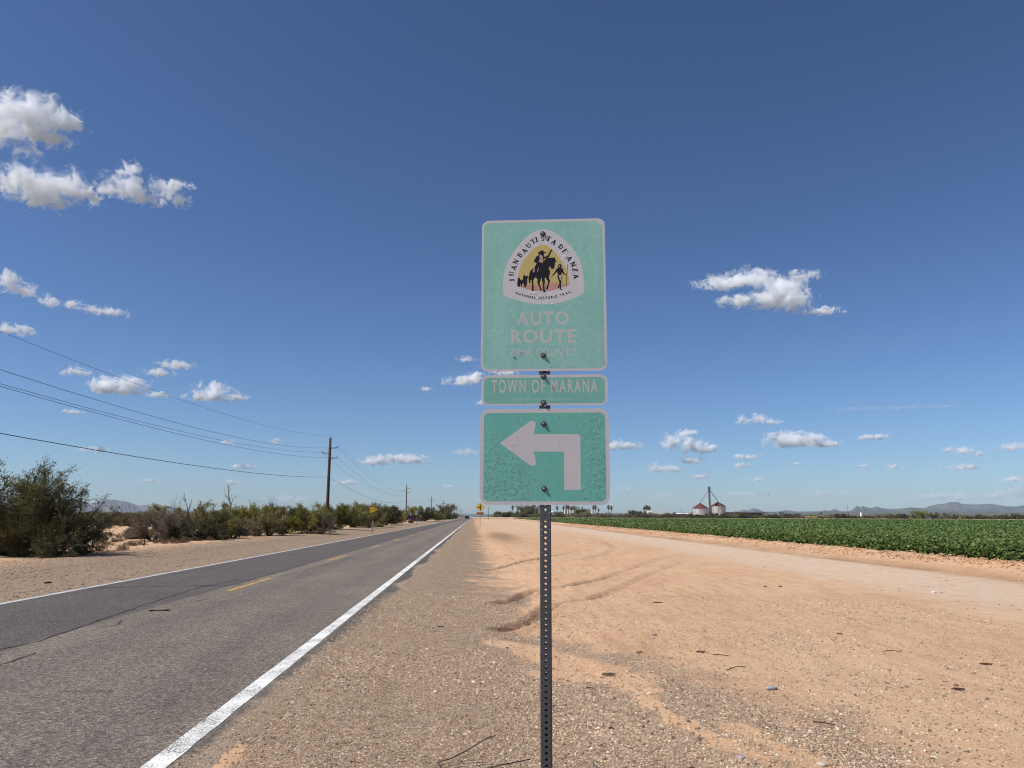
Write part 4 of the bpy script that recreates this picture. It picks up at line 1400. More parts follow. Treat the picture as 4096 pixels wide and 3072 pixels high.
for px, py, top, k, w, lab in ((1660, 2072, 2025, 'e', 0.9, 'tall rounded tree rising behind the red vehicle'), (1700, 2074, 2030, 'b', 1.0, 'dark bushy tree behind the stop sign'), (1780, 2070, 2018, 'e', 0.9, 'tallest rounded tree beside the far poles'), (1750, 2074, 2032, 'c', 1.2, 'olive tree between the stop sign and the far poles')):
    v = A(px, 2066, 275 if px < 1740 else 430)
    plant(k, v.x, v.y, A(px, top, v.y).z * 1.03, w, lab, 'tree', 'trees around the junction')


def dead_tree(name, paths, label, cat='dead tree'):
    root = None
    for n_, (pts_, r0) in enumerate(paths):
        v0 = pts_[0]
        if root is None:
            root = empty(name, (v0.x, v0.y, v0.z))
            rt_ = v0.copy()
        m = MB()
        P = [p_ - rt_ for p_ in pts_]
        L = len(P)
        m.tube(P, [max(0.012, r0 * (1 - 0.8 * k / (L - 1))) for k in range(L)], 6)
        rs2 = random.Random(n_)
        for k in range(1, L):
            for t in range(3):
                d = (P[k] - P[k - 1]).normalized() + Vector((rs2.gauss(0, .5), rs2.gauss(0, .5), rs2.gauss(.2, .4)))
                q1 = P[k] + d.normalized() * rs2.uniform(0.15, 0.5)
                q2 = q1 + (d + Vector((rs2.gauss(0, .4), rs2.gauss(0, .4), 0.2))).normalized() * rs2.uniform(0.1, 0.4)
                m.tube([P[k], q1, q2], [r0 * 0.25, r0 * 0.15, 0.006], 3, cap=False)
        m.build('trunk' if n_ == 0 else 'branch', bare_m if 'pale' in label else bark_m, root)
    return tag(root, label, cat, 'dead trees in the scrub')


def D2(Y, *pp):
    return [A(px, py, Y) for px, py in pp]


YD = 49
dead_tree('dead_tree', [(D2(YD, (772, 2142), (773, 2118), (774, 2105)), .10), (D2(YD, (774, 2108), (762, 2095), (751, 2060), (753, 2044), (743, 2008)), .07), (D2(YD, (773, 2112), (764, 2119), (750, 2105), (736, 2088), (730, 2068)), .06), (D2(YD, (775, 2104), (784, 2085), (787, 2064), (795, 2050)), .045), (D2(YD, (776, 2122), (792, 2108), (815, 2092), (841, 2079)), .06)], 'forked dead tree with dark bare limbs above the fence')
dead_tree('dead_tree', [(D2(80, (922, 2050), (923, 2022), (917, 1996), (914, 1970), (913, 1951)), .10), (D2(80, (923, 2024), (930, 2000), (940, 1990)), .05), (D2(80, (918, 2005), (909, 1990), (900, 1970)), .04)], 'tall dead spray of pale branches sticking up over the scrub')
dead_tree('dead_tree', [(D2(95, (1010, 2050), (1012, 2030), (1016, 2016), (1025, 2008)), .06), (D2(95, (1010, 2040), (1003, 2020), (998, 2006)), .05), (D2(95, (1011, 2034), (1020, 2024), (1032, 2014)), .04)], 'small pale leafless shrub top above the scrub')
dead_tree('dead_tree', [(D2(60, (712, 2070), (706, 2050), (700, 2030), (698, 2012)), .04), (D2(60, (710, 2062), (718, 2040), (720, 2018)), .04), (D2(60, (708, 2060), (696, 2040), (690, 2028)), .03)], 'thin pale bare bush beside the forked tree')

# dry tufts and shrublets on the bare ground
tp = shrub(41, 'dry_shrub', 0.45, 0.75, 16, 4, 3, 5, 0.06, 0.018, tuft_m, wood=tuft_m, twig_draw=True, spread=0.03)
tufts = [(408, 2204), (492, 2210), (530, 2190), (515, 2188), (655, 2181), (690, 2180), (720, 2178), (740, 2176), (775, 2167), (800, 2169), (838, 2166), (620, 2180), (560, 2186), (435, 2190), (288, 2240), (640, 2176), (410, 2186), (455, 2178), (1360, 2118), (1450, 2105), (1240, 2141), (475, 2160), (440, 2150), (400, 2160), (500, 2150), (480, 2175), (420, 2172)]
for i, (px, py) in enumerate(tufts):
    o = tp if i == 0 else copy_tree(tp)
    v = G(px, py)
    o.location = (v.x, v.y, zg(v.x, v.y) - 0.01)
    o.rotation_euler = (0, 0, random.uniform(0, 6.28))
    s_ = random.uniform(0.45, 0.85)
    o.scale = (s_ * random.uniform(0.9, 1.3), s_, s_ * random.uniform(0.7, 1.1))
    tag(o, 'dry brown tuft on bare ground, between %s and %s' % between(v, POSTS_ALONG), 'dry shrub', 'dry tufts along the fence')

# ------------------------------------------------------------------ crop field
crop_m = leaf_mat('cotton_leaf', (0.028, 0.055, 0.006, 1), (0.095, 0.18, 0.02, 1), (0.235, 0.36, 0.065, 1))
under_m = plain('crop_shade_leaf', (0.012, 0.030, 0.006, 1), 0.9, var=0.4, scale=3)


def field_x0(Y):
    return 16.25 + 0.028 * (Y - 20)


FAR_A, FAR_B = A(2080, 2066, 640), A(4096, 2066, 340)


def far_y(Xv):
    t = (Xv - FAR_A.x) / (FAR_B.x - FAR_A.x)
    return FAR_A.y + t * (FAR_B.y - FAR_A.y)


Pc, Sc = [], []
for d0, d1 in [(12 * 1.25 ** k, 12 * 1.25 ** (k + 1)) for k in range(19)]:
    s = min(0.8, max(0.09, 0.0029 * d0))
    dens = 1.7 / s ** 2 if d0 < 60 else 1.15 / s ** 2
    x_hi = 0.86 * d1 + 3
    area = (d1 - d0) * (x_hi - field_x0(d0))
    n = int(max(0, area) * dens)
    yy = rng.uniform(d0, d1, n)
    xx = field_x0(yy) + rng.uniform(0, 1, n) * (x_hi - field_x0(d0))
    ok = (xx < 0.82 * yy + 3) & (yy < far_y(xx))
    xx, yy = xx[ok], yy[ok]
    n = len(xx)
    # rows about a metre apart, running beside the dirt bank
    rowx = (xx - field_x0(yy)) / 1.0
    fr = rowx - np.floor(rowx) - 0.5
    hgt = 0.62 + 0.20 * fbm(xx * 0.8, yy * 0.8, 3, 4) - 0.5 * np.clip(np.abs(fr) - 0.30, 0, 1)
    up_f = rng.uniform(0, 1, n) ** (0.45 if d0 < 60 else 0.3)
    edge = (xx - field_x0(yy)) < 1.2
    up_f = np.where(edge, rng.uniform(0.05, 1, n), up_f)
    zz = 0.12 + hgt * up_f + rng.normal(0, 0.03, n)
    xx = xx + np.where(edge, -0.12 * np.sin(up_f * 3.1) + rng.normal(0, 0.05, n), 0)
    Pc.append(np.stack([xx, yy, zz], 1))
    Sc.append(np.full(n, s))
for y0_, y1_, s_, dn in ((12, 40, 0.11, 260), (40, 90, 0.16, 120), (90, 200, 0.3, 30)):   # leafy face of the first row, down to the soil
    n = int((y1_ - y0_) * dn)
    yy = rng.uniform(y0_, y1_, n)
    zz = 0.06 + rng.uniform(0, 1, n) * (0.62 + 0.2 * fbm(yy * 0.9, yy * 0, 3, 4))
    bulge = 0.30 * np.sin(np.clip(zz / 0.8, 0, 1) * 3.1) + 0.22 * (fbm(yy * 1.4, zz * 2, 3, 6) - 0.5)
    Pc.append(np.stack([field_x0(yy) + 0.35 - bulge + rng.normal(0, 0.05, n), yy, zz + 0.10], 1))
    Sc.append(np.full(n, s_))
Cc, Sc = np.concatenate(Pc), np.concatenate(Sc)
n = len(Cc)
Nn = rng.normal(0, 0.55, (n, 3)) * np.clip(0.45 / Sc, 0.25, 1)[:, None] + np.array([-0.1, -0.25, 0.9])
Nn /= np.linalg.norm(Nn, axis=1)[:, None]
T1 = np.cross(Nn, rng.normal(0, 1, (n, 3)))
T1 /= np.linalg.norm(T1, axis=1)[:, None]
T2 = np.cross(Nn, T1)
Cc[:, 2] -= np.clip(Sc - 0.2, 0, 1) * 0.22
hs2 = (Sc * rng.uniform(0.45, 0.8, n))[:, None]
V = np.stack([Cc - T1 * hs2, Cc - T2 * hs2 * 0.8 - Nn * hs2 * 0.15, Cc + T1 * hs2, Cc + T2 * hs2 * 0.8 - Nn * hs2 * 0.15], 1).reshape(-1, 3)
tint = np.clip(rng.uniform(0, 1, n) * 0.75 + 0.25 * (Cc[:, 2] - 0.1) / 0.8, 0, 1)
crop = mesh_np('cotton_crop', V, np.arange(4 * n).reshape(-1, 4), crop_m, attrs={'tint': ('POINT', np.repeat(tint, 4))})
tag(crop, 'dense dark green leafy crop filling the flat field behind the dirt bank', 'crop', kind='stuff')
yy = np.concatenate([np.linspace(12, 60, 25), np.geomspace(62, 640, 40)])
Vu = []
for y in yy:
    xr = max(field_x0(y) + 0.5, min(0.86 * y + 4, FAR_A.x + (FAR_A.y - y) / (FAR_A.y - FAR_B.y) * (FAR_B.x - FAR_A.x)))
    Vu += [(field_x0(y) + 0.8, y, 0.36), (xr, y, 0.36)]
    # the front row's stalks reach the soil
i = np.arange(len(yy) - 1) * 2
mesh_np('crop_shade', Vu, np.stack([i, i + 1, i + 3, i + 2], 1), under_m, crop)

# ------------------------------------------------------------------ beyond the field
dust_m = plain('pale_track_dirt', (0.50, 0.35, 0.22, 1), 0.95, var=0.15, scale=0.3)
mb = MB()
W2 = [(FAR_A.x - 40, FAR_A.y + 55), (FAR_A.x, FAR_A.y + 4), (FAR_B.x, FAR_B.y + 4), (FAR_B.x + 150, FAR_B.y - 130)]
for (xa, ya), (xb, yb) in zip(W2[:-1], W2[1:]):
    mb.add([(xa, ya, 0.1), (xb, yb, 0.1), (xb, yb + 8, 1.0), (xa, ya + 8, 1.0), (xb, yb + 30, 1.0), (xa, ya + 30, 1.0), (xb, yb + 60, 0.65), (xa, ya + 60, 0.65), (xb, yb + 420, 0.65), (xa, ya + 420, 0.65), (xb, yb + 520, -0.1), (xa, ya + 520, -0.1)], [(0, 1, 2, 3), (3, 2, 4, 5), (5, 4, 6, 7), (7, 6, 8, 9), (9, 8, 10, 11)])
tag(mb.build('dirt_track', dust_m), kind='structure')

galv = Mat('galvanised_bin_sheet')
o_ = galv.obj()
st_ = galv.noise(galv.n('Mapping', {0: o_, 'Scale': (1, 1, 0.25)}).outputs[0], 0.7, 5, 0.7)
c = galv.ramp(st_, (0.3, (0.26, 0.24, 0.22, 1)), (0.46, (0.48, 0.46, 0.44, 1)), (0.7, (0.62, 0.61, 0.60, 1)))
bin_m = galv.pbr(c, 0.55, metal=0.25)
rustroof = plain('rusted_roof_sheet', (0.13, 0.042, 0.030, 1), 0.8, var=0.35, scale=0.6)
dark_m = plain('dark_opening', (0.012, 0.011, 0.01, 1), 0.9)
leg_m = plain('grey_elevator_steel', (0.22, 0.215, 0.21, 1), 0.6, 0.4, var=0.2, scale=0.4)
whitew = plain('white_sheet_wall', (0.78, 0.77, 0.75, 1), 0.6, var=0.05, scale=0.5)
greyroof = plain('grey_sheet_roof', (0.36, 0.345, 0.33, 1), 0.7, var=0.12, scale=0.5)
shed_m = plain('brown_shed_steel', (0.075, 0.062, 0.055, 1), 0.8, var=0.25, scale=0.5)
glass_m = plain('dark_glass', (0.01, 0.012, 0.014, 1), 0.08, spec=0.5, var=0.0)
YS = 800
GZF = -0.0


def bin_(px, halfw, eave, apex, label, torn):
    c0 = A(px, 2066, YS)
    r = halfw / F * YS
    ze, za = A(px, eave, YS).z, A(px, apex, YS).z
    root = empty('grain_bin', (c0.x, c0.y, 0), 0.3)
    nr = 6
    for k in range(nr):
        z0, z1 = ze * k / nr, ze * (k + 1) / nr
        prof = []
        for j in range(7):
            prof.append((r + 0.06 * math.sin(j * math.pi), z0 + (z1 - z0) * j / 6))
        prof = [(r + (0.05 if j % 2 else 0), z0 + (z1 - z0 - 0.05) * j / 6) for j in range(7)] + [(r - 0.12, z1 - 0.04), (r - 0.12, z1)]
        MB().rev(prof, 28).build('wall_ring', bin_m, root)
    MB().rev([(0, 0.3), (r - 0.3, 0.3), (r - 0.3, ze - 0.1), (0, ze - 0.1)], 20).build('shade_core', dark_m, root)  # near-black core, the bin's inner shade put into its colour
    NP = 14
    for k in range(NP):
        if torn and k in torn:
            continue
        a0, a1 = 2 * math.pi * k / NP, 2 * math.pi * (k + 1) / NP
        ro = r + 0.45
        P = lambda rr, a, z: (rr * math.cos(a), rr * math.sin(a), z)
        m = MB().add([P(ro, a0, ze - 0.1), P(ro, a1, ze - 0.1), P(0.5, a1, za), P(0.5, a0, za)], [(0, 1, 2, 3)])
        m.tube([P(ro, a0, ze), P(0.5, a0, za + 0.08)], 0.09, 4)
        m.build('roof_panel', rustroof, root)
    MB().rev([(0.55, za - 0.05), (0.55, za + 0.35), (0.0, za + 0.6)], 12).build('roof_cap', rustroof, root)
    for k in range(8):
        a = 2 * math.pi * k / 8 + 0.2
        MB().box((r * math.cos(a) - 0.08, r * math.sin(a) - 0.08, 0), (r * math.cos(a) + 0.08, r * math.sin(a) + 0.08, ze)).build('stiffener', leg_m, root)
    return tag(root, label, 'grain bin', 'grain bins beside the elevator leg'), c0, r, ze, za


b1 = bin_(2803, 31.5, 2033.5, 2013, 'squat pale grain bin with a complete rusty roof', None)
b2 = bin_(2874, 29, 2024.5, 2008.5, 'taller streaked grain bin with dark gaps in its rusty roof', (11, 12, 8))
le = empty('elevator_leg', (*A(2841, 2066, YS - 2).xy, 0))
ztop = A(2840, 1946, YS).z
MB().box((-0.95, -0.6, 0), (-0.15, 0.6, ztop - 2)).box((0.15, -0.6, 0), (0.95, 0.6, ztop - 2)).build('casing', leg_m, le)
m = MB()
for k in range(26):
    z = 1 + k * (ztop - 4) / 26
    m.box((-0.14, -0.35, z), (0.14, 0.35, z + 0.25))
m.build('tie_strap', leg_m, le)
MB().box((-1.1, -0.9, ztop - 2.0), (1.1, 0.9, ztop), taper=0.7).build('head_house', leg_m, le)
m = MB().box((-2.1, -1.3, ztop - 2.5), (2.1, 1.3, ztop - 2.35))
for sx_ in (-2.0, 2.0):
    for sy_ in (-1.2, 1.2):
        m.box((sx_ - 0.06, sy_ - 0.06, ztop - 2.35), (sx_ + 0.06, sy_ + 0.06, ztop - 1.2))
m.box((-2.1, -1.3, ztop - 1.3), (2.1, -1.2, ztop - 1.2)).box((-2.1, 1.2, ztop - 1.3), (2.1, 1.3, ztop - 1.2))
m.build('platform', leg_m, le)
for bb in (b1, b2):
    dx_, dy_ = bb[1].x - le.location.x, bb[1].y - le.location.y
    MB().tube([(0, 0, ztop - 3), (dx_ * 0.97, dy_, bb[4] + 1.2), (dx_, dy_, bb[4] + 0.45)], 0.3, 8).build('spout', leg_m, le)
MB().box((-1.3, -1.0, 0.0), (1.3, 1.0, 3.2)).build('boot', leg_m, le)
tag(le, 'tall grey grain elevator leg with two spouts reaching down to the bins', 'grain elevator')


def barn(name, px0, px1, eave, ridge, Y, wall, roof, label, depth=14, windows=0, open_front=False, door=False):
    a, b = A(px0, 2066, Y), A(px1, 2066, Y)
    ze, zr = A((px0 + px1) / 2, eave, Y).z, A((px0 + px1) / 2, ridge, Y).z
    L = b.x - a.x
    root = empty(name, ((a.x + b.x) / 2, Y, 0))
    h = L / 2
    if not open_front:
        MB().box((-h, 0, 0), (h, depth, ze)).build('wall', wall, root)
    else:
        MB().box((-h, depth - 0.2, 0), (h, depth, ze)).build('back_wall', wall, root)
        for k in range(6):
            x = -h + L * k / 5
            MB().box((x - 0.15, 0, 0), (x + 0.15, 0.3, ze)).build('column', wall, root)
    mid = depth / 2
    m = MB()
    for y0, y1, z0, z1 in ((-0.6, mid, ze, zr), (mid, depth + 0.6, zr, ze)):
        m.add([(-h - 0.4, y0, z0 + .02), (h + 0.4, y0, z0 + .02), (h + 0.4, y1, z1 + .02), (-h - 0.4, y1, z1 + .02), (-h - 0.4, y0, z0 + 0.24), (h + 0.4, y0, z0 + 0.24), (h + 0.4, y1, z1 + 0.24), (-h - 0.4, y1, z1 + 0.24)], [(0, 3, 2, 1), (4, 5, 6, 7), (0, 1, 5, 4), (1, 2, 6, 5), (2, 3, 7, 6), (3, 0, 4, 7)])
    m.build('roof', roof, root)
    for sx_ in (-1, 1):
        MB().add([(sx_ * h, 0, ze), (sx_ * h, depth, ze), (sx_ * h, mid, zr)], [(0, 1, 2)]).build('gable', wall, root)
    for k in range(windows):
        x = -h + L * (k + 0.5) / windows
        MB().box((x - 0.7, -0.05, ze * 0.4), (x + 0.7, -0.005, ze * 0.75)).build('window', glass_m, root)
    if door:
        MB().box((-h * 0.25 - 1.5, -0.06, 0), (-h * 0.25 + 1.5, -0.005, ze * 0.8)).build('door', dark_m, root)
    return tag(root, label, 'building', 'farm buildings past the field')


barn('farm_building', 2592.5, 2607, 2047, 2044.3, 790, whitew, whitew, 'small bright white cabin at the end of the long grey roofed barn', 8, 1)
barn('farm_building', 2607.6, 2661, 2055.5, 2045.5, 800, whitew, greyroof, 'long barn with grey roof and low white walls', 16, 5)
barn('farm_building', 2663, 2764, 2056, 2052, 800, shed_m, whitew, 'very long low open shed with a white roof beside the squat bin', 12, 0, True)
barn('farm_building', 2561, 2583, 2059, 2055, 740, greyroof, greyroof, 'small faded grey hut half hidden by bushes', 8, 0, False, True)
barn('farm_shed', 2918, 2950, 2051.5, 2048.5, 830, shed_m, shed_m, 'dark brown open shed just past the streaked bin', 14, 0, True)
barn('farm_shed', 2960, 3072, 2053, 2048.2, 820, shed_m, shed_m, 'long dark roofed open shed below the pointed hill', 18, 0, True)
barn('farm_building', 2200, 2212, 2049, 2045.8, 760, whitew, whitew, 'white trailer end showing beside the sign post', 6, 1)
barn('farm_building', 2118, 2133, 2048, 2041, 745, whitew, whitew, 'white gabled hut between dark trees seen under the arrow sign', 6, 1)
barn('farm_building', 2213, 2254, 2052, 2047.6, 860, greyroof, shed_m, 'long low grey barn with dark roof beside the tan silo', 12, 4)


def tank(px, half, top, Y, mat, label, dome=0.15):
    c0 = A(px, 2066, Y)
    r, h = half / F * Y, A(px, top, Y).z
    root = empty('storage_tank', (c0.x, c0.y, 0))
    MB().rev([(r, 0), (r, h * 0.5), (r * 1.012, h * 0.5), (r * 1.012, h * 0.53), (r, h * 0.53), (r, h - r * dome)], 24).build('shell', mat, root, True)
    MB().rev([(r * 1.02, h - r * dome - 0.1), (r * 1.02, h - r * dome), (r * 0.6, h - r * dome * 0.25), (0, h)], 24).build('lid', mat, root, True)
    MB().box((-0.3, -r - 0.12, 0), (0.3, -r - 0.04, h - r * dome)).build('ladder', leg_m, root)
    return tag(root, label, 'tank', 'tanks and silos')


tan_m = plain('tan_tank_paint', (0.55, 0.42, 0.36, 1), 0.6, var=0.1, scale=0.4)
tank(2261, 5.2, 2038.5, 830, tan_m, 'pinkish tan silo under the arrow sign')
tank(2271.5, 3, 2041, 835, tan_m, 'slim pinkish silo half hidden behind palm trunks')
tank(2347, 3.4, 2038, 850, tan_m, 'orange tan silo, first of a pair next to the round dark tree')
tank(2358, 3.4, 2038.5, 852, whitew, 'pale silo of the pair next to the round dark tree')
tank(2370, 4.4, 2043, 850, whitew, 'low white tank beyond the pale silo')
tank(3446, 4.2, 2050, 700, whitew, 'white cylindrical water tank out by the scrub')
tank(3948, 3.2, 2063, 900, tan_m, 'tiny orange tank between trees at the far side')

# palms
frond_m = leaf_mat('palm_frond', (0.03, 0.035, 0.014, 1), (0.065, 0.07, 0.028, 1), (0.13, 0.12, 0.05, 1))
thatch_m = plain('palm_thatch', (0.17, 0.115, 0.065, 1), 0.9, var=0.3, scale=3)
trunkp_m = plain('palm_trunk_bark', (0.21, 0.18, 0.155, 1), 0.9, var=0.2, scale=3)


def palm_proto():
    root = empty('palm_tree', (0, 0, 0))
    MB().tube([(0, 0, 0), (0.1, 0, 4), (0.05, 0, 8), (0.15, 0, 11)], [0.36, 0.27, 0.24, 0.22], 9).build('trunk', trunkp_m, root, True)
    MB().rev([(0.3, 8.3), (0.75, 8.6), (0.95, 9.6), (0.6, 10.7), (0.3, 11.0)], 12, (0.1, 0, 0)).build('dead_skirt', thatch_m, root)
    V, Fq, T_ = [], [], []
    r2 = np.random.default_rng(2)
    for k in range(70):
        az, el_ = r2.uniform(0, 6.28), r2.uniform(-0.7, 1.35)
        d = np.array([math.cos(az) * math.cos(el_), math.sin(az) * math.cos(el_), math.sin(el_)])
        c0 = np.array([0.15, 0, 10.9])
        s_ = np.cross(d, [0, 0, 1.0])
        s_ /= np.linalg.norm(s_)
        n_ = np.cross(s_, d)
        tip = c0 + d * r2.uniform(0.9, 1.25)
        for j in range(9):
            a = (j - 4) * 0.27
            e = tip + (d * math.cos(a) + s_ * math.sin(a)) * r2.uniform(0.75, 1.0) + np.array([0, 0, -0.2 * abs(a)])
            w = (s_ * math.cos(a) - d * math.sin(a)) * 0.06
            b = len(V)
            V += [tip - w, tip + w, e + w * 0.4 + n_ * 0.02, e - w * 0.4]
            Fq.append((b, b + 1, b + 2, b + 3))
            T_ += [r2.uniform(0, 1)] * 4
        b = len(V)
        V += [c0 - s_ * 0.03, c0 + s_ * 0.03, tip + s_ * 0.02, tip - s_ * 0.02]
        Fq.append((b, b + 1, b + 2, b + 3))
        T_ += [0.5] * 4
    mesh_np('crown', V, Fq, frond_m, root, attrs={'tint': ('POINT', T_)})
    return root


pp_ = palm_proto()
PALMS = [(2050, 2022, 820, 'slim palm showing just under the arrow sign, standing by itself'), (2071, 2029, 830, 'short palm next to the dark broad tree'), (2117, 2025, 850, 'palm peeking out behind the dark broad tree'),
         (2229, 2023, 810, 'palm standing alone beside the sign post'), (2254, 2024, 840, 'bushy palm above the pinkish tan silo'), (2266, 2020, 850, 'tall palm cut off by the arrow sign over the silo'), (2274, 2021, 845, 'tall palm behind the slim pinkish silo'),
         (2286, 2026, 800, 'thick palm, first of the shaggy pair by the round tree'), (2296, 2023, 805, 'thick palm, taller of the shaggy pair by the round tree'), (2373, 2022, 860, 'leaning palm trunk under the arrow sign near the white tank'), (2381, 2021, 870, 'second tall palm trunk near the white tank'), (2394, 2034, 850, 'small palm past the white tank'),
         (2434.5, 2021, 800, 'paler palm of the twin palms past the arrow sign'), (2445.5, 2024, 805, 'lower palm of the twin palms past the arrow sign'),
         (2576, 2026, 830, 'outer palm of the clump beside the white cabin'), (2584, 2021, 835, 'second palm of the clump beside the white cabin'), (2591, 2022, 832, 'middle palm of the clump behind the white cabin'), (2598, 2025, 834, 'last palm of the clump behind the white cabin'),
         (2545, 2050, 760, 'very small palm rising out of the bushes'), (3121, 2047, 760, 'small dark palm of a pair in the scrub past the sheds'), (3131, 2049, 765, 'stubby palm of a pair in the scrub past the sheds'), (3284, 2049, 750, 'dark round palm beside a power pole'), (3272, 2056, 755, 'low dark palm near a power pole')]
for i, (px, top, Y, lab) in enumerate(PALMS):
    o = pp_ if i == 0 else copy_tree(pp_)
    v = A(px, top, Y)
    s_ = max(0.3, (v.z) / 12.6)
    o.location = (v.x, v.y, -0.1)
    w = 1.35 if i in (7, 8) else 1.0 if s_ > 0.6 else 1.3
    o.scale = (s_ * w, s_ * w, s_)
    o.rotation_euler = (0, 0, i * 1.3)
    tag(o, lab, 'palm tree', 'palms around the farm')

# broad trees and the scrub line past the field
FARB = [(2100, 2075, 2022, 'e', 1.05, 'dark broad tree under the arrow sign'), (2140, 2066, 2026, 'c', 1.2, 'open dark tree behind the sign post'), (2010, 2070, 2048, 'f', 2.0, 'low olive thicket where the field begins'), (2040, 2070, 2050, 'b', 1.8, 'low olive thicket under the slim palm'), (2085, 2068, 2046, 'b', 1.6, 'olive thicket in front of the dark broad tree'), (2330, 2070, 2038, 'b', 1.1, 'round dark tree next to the pair of silos'), (2318, 2066, 2029, 'c', 1.0, 'taller green tree rising behind the round dark tree'), (2533, 2062, 2043, 'b', 1.2, 'dark green tree by the palm clump'), (2570, 2064, 2046, 'b', 1.1, 'dense green tree against the grey hut'), (2965, 2072, 2050, 'b', 1.2, 'big dark green bush in front of the long dark shed'),
        (3675, 2076, 2044, 'e', 1.35, 'wide umbrella shaped tree over the parked vehicles'), (3735, 2075, 2051, 'a', 1.2, 'tree directly behind the dark trailer'), (3775, 2075, 2051, 'd', 1.2, 'brownish tree after the dark trailer'), (3815, 2076, 2057, 'a', 1.3, 'low olive tree before the orange implement'), (3918, 2077, 2058, 'b', 1.2, 'rounded green tree near the tiny orange tank'), (4050, 2078, 2053, 'e', 1.2, 'large rounded tree near the end of the field'), (4000, 2078, 2062, 'b', 1.3, 'lower tree before the large rounded tree'), (3555, 2074, 2056, 'a', 1.3, 'olive tree before the tall sprayer'), (3594, 2074, 2057, 'b', 0.9, 'small tree just before the tall sprayer')]
for px, base, top, k, w, lab in FARB:
    Y = 690 if px > 3000 else 700
    v = A(px, 2066, Y)
    plant(k, v.x, v.y, max(1.2, A(px, top, Y).z * 1.06), w, lab, 'tree', 'trees past the field')
FAR_MARKS = [(1990, 'yellow diamond sign'), (2180, 'sign post'), (2330, 'round dark tree'), (2440, 'twin palms'), (2600, 'white cabin'), (2715, 'long white roofed shed'), (2803, 'squat grain bin'), (2874, 'streaked grain bin'), (3010, 'long dark shed'), (3126, 'small palm pair'), (3246, 'yellow implements'), (3393, 'leaning mast'), (3446, 'white water tank'), (3616, 'tall sprayer'), (3675, 'umbrella shaped tree'), (3735, 'dark trailer'), (3837, 'orange implement'), (3948, 'tiny orange tank'), (4120, 'edge of the picture')]
rs = random.Random(9)
for i in range(84):
    px = 1990 + (4120 - 1990) * (i + rs.uniform(-0.4, 0.4)) / 84
    Y = rs.uniform(655, 735)
    v = A(px, 2066, Y)
    h = rs.uniform(3.4, 5.6) if px < 3000 else rs.uniform(2.6, 5.0)
    kk = rs.choice('abcbfd')
    lab_far = '%s bush past the field, between %s and %s' % ('low brown' if kk == 'd' else 'low olive', *between(v, FAR_MARKS))
    plant(kk, v.x, v.y, h, rs.uniform(1.6, 2.6), lab_far, 'bush', 'scrub line past the field')

# poles and a mast out on the flat
for px, top, base, Y, lean, lab in ((2726, 2029, 2062, 790, 0, 'bare pole behind the long white roofed shed'), (2772, 2029, 2062, 780, 0, 'bare pole touching the squat bin'), (3057, 2042, 2062, 850, 0, 'bare pole at the end of the long dark shed'), (3102, 2040, 2064, 820, 0, 'bare pole before the small palm pair'), (3281, 2041, 2064, 770, 0, 'bare pole next to the dark round palm'), (3324, 2046, 2066, 900, 0, 'faint thin pole on the open plain'), (2359, 2030, 2050, 870, 0, 'short pole by the pale silo')):
    v = A(px, 2066, Y)
    h = A(px, top, Y).z
    o = MB().tube([(0, 0, 0), (0, 0, h)], [0.2, 0.14], 8).build('distant_pole', leg_m)
    o.location = (v.x, v.y, 0)
    tag(o, lab, 'pole', 'bare poles across the plain')
v = A(3397, 2066, 720)
o = MB().tube([(0, 0, 0), (-0.5, 0, 4), (-0.9, 0, 9), (-1.2, 0, A(3391, 2015, 720).z)], [0.3, 0.26, 0.16, 0.05], 8).build('radio_mast', shed_m)
o.location = v.xy.to_3d()
tag(o, 'leaning tapered dark mast rising thin above the scrub', 'mast')
v = A(1968, 2066, 430)
o = MB().tube([(0, 0, 0), (0, 0, A(1953, 2026, 430).z)], [0.17, 0.12], 8).build('distant_pole', pole_grey)
o.location = (A(1953, 2066, 430).x, 430, 0)
tag(o, 'grey pole standing just beside the yellow diamond sign', 'pole')

# ------------------------------------------------------------------ vehicles and machines
tyre_m = plain('tyre_rubber', (0.012, 0.012, 0.012, 1), 0.85, var=0.2)
rim_m = plain('wheel_rim', (0.45, 0.45, 0.46, 1), 0.35, 0.7, var=0.05)
lampr_m = plain('tail_lamp', (0.28, 0.01, 0.01, 1), 0.3)
lampw_m = plain('head_lamp', (0.7, 0.7, 0.68, 1), 0.2)
chrome_m = plain('bumper_metal', (0.3, 0.3, 0.31, 1), 0.35, 0.6)


def paint_m(name, col):
    M = Mat(name)
    return M.pbr(col, 0.32, spec=0.5, **{'Coat Weight': 0.6, 'Coat Roughness': 0.06})


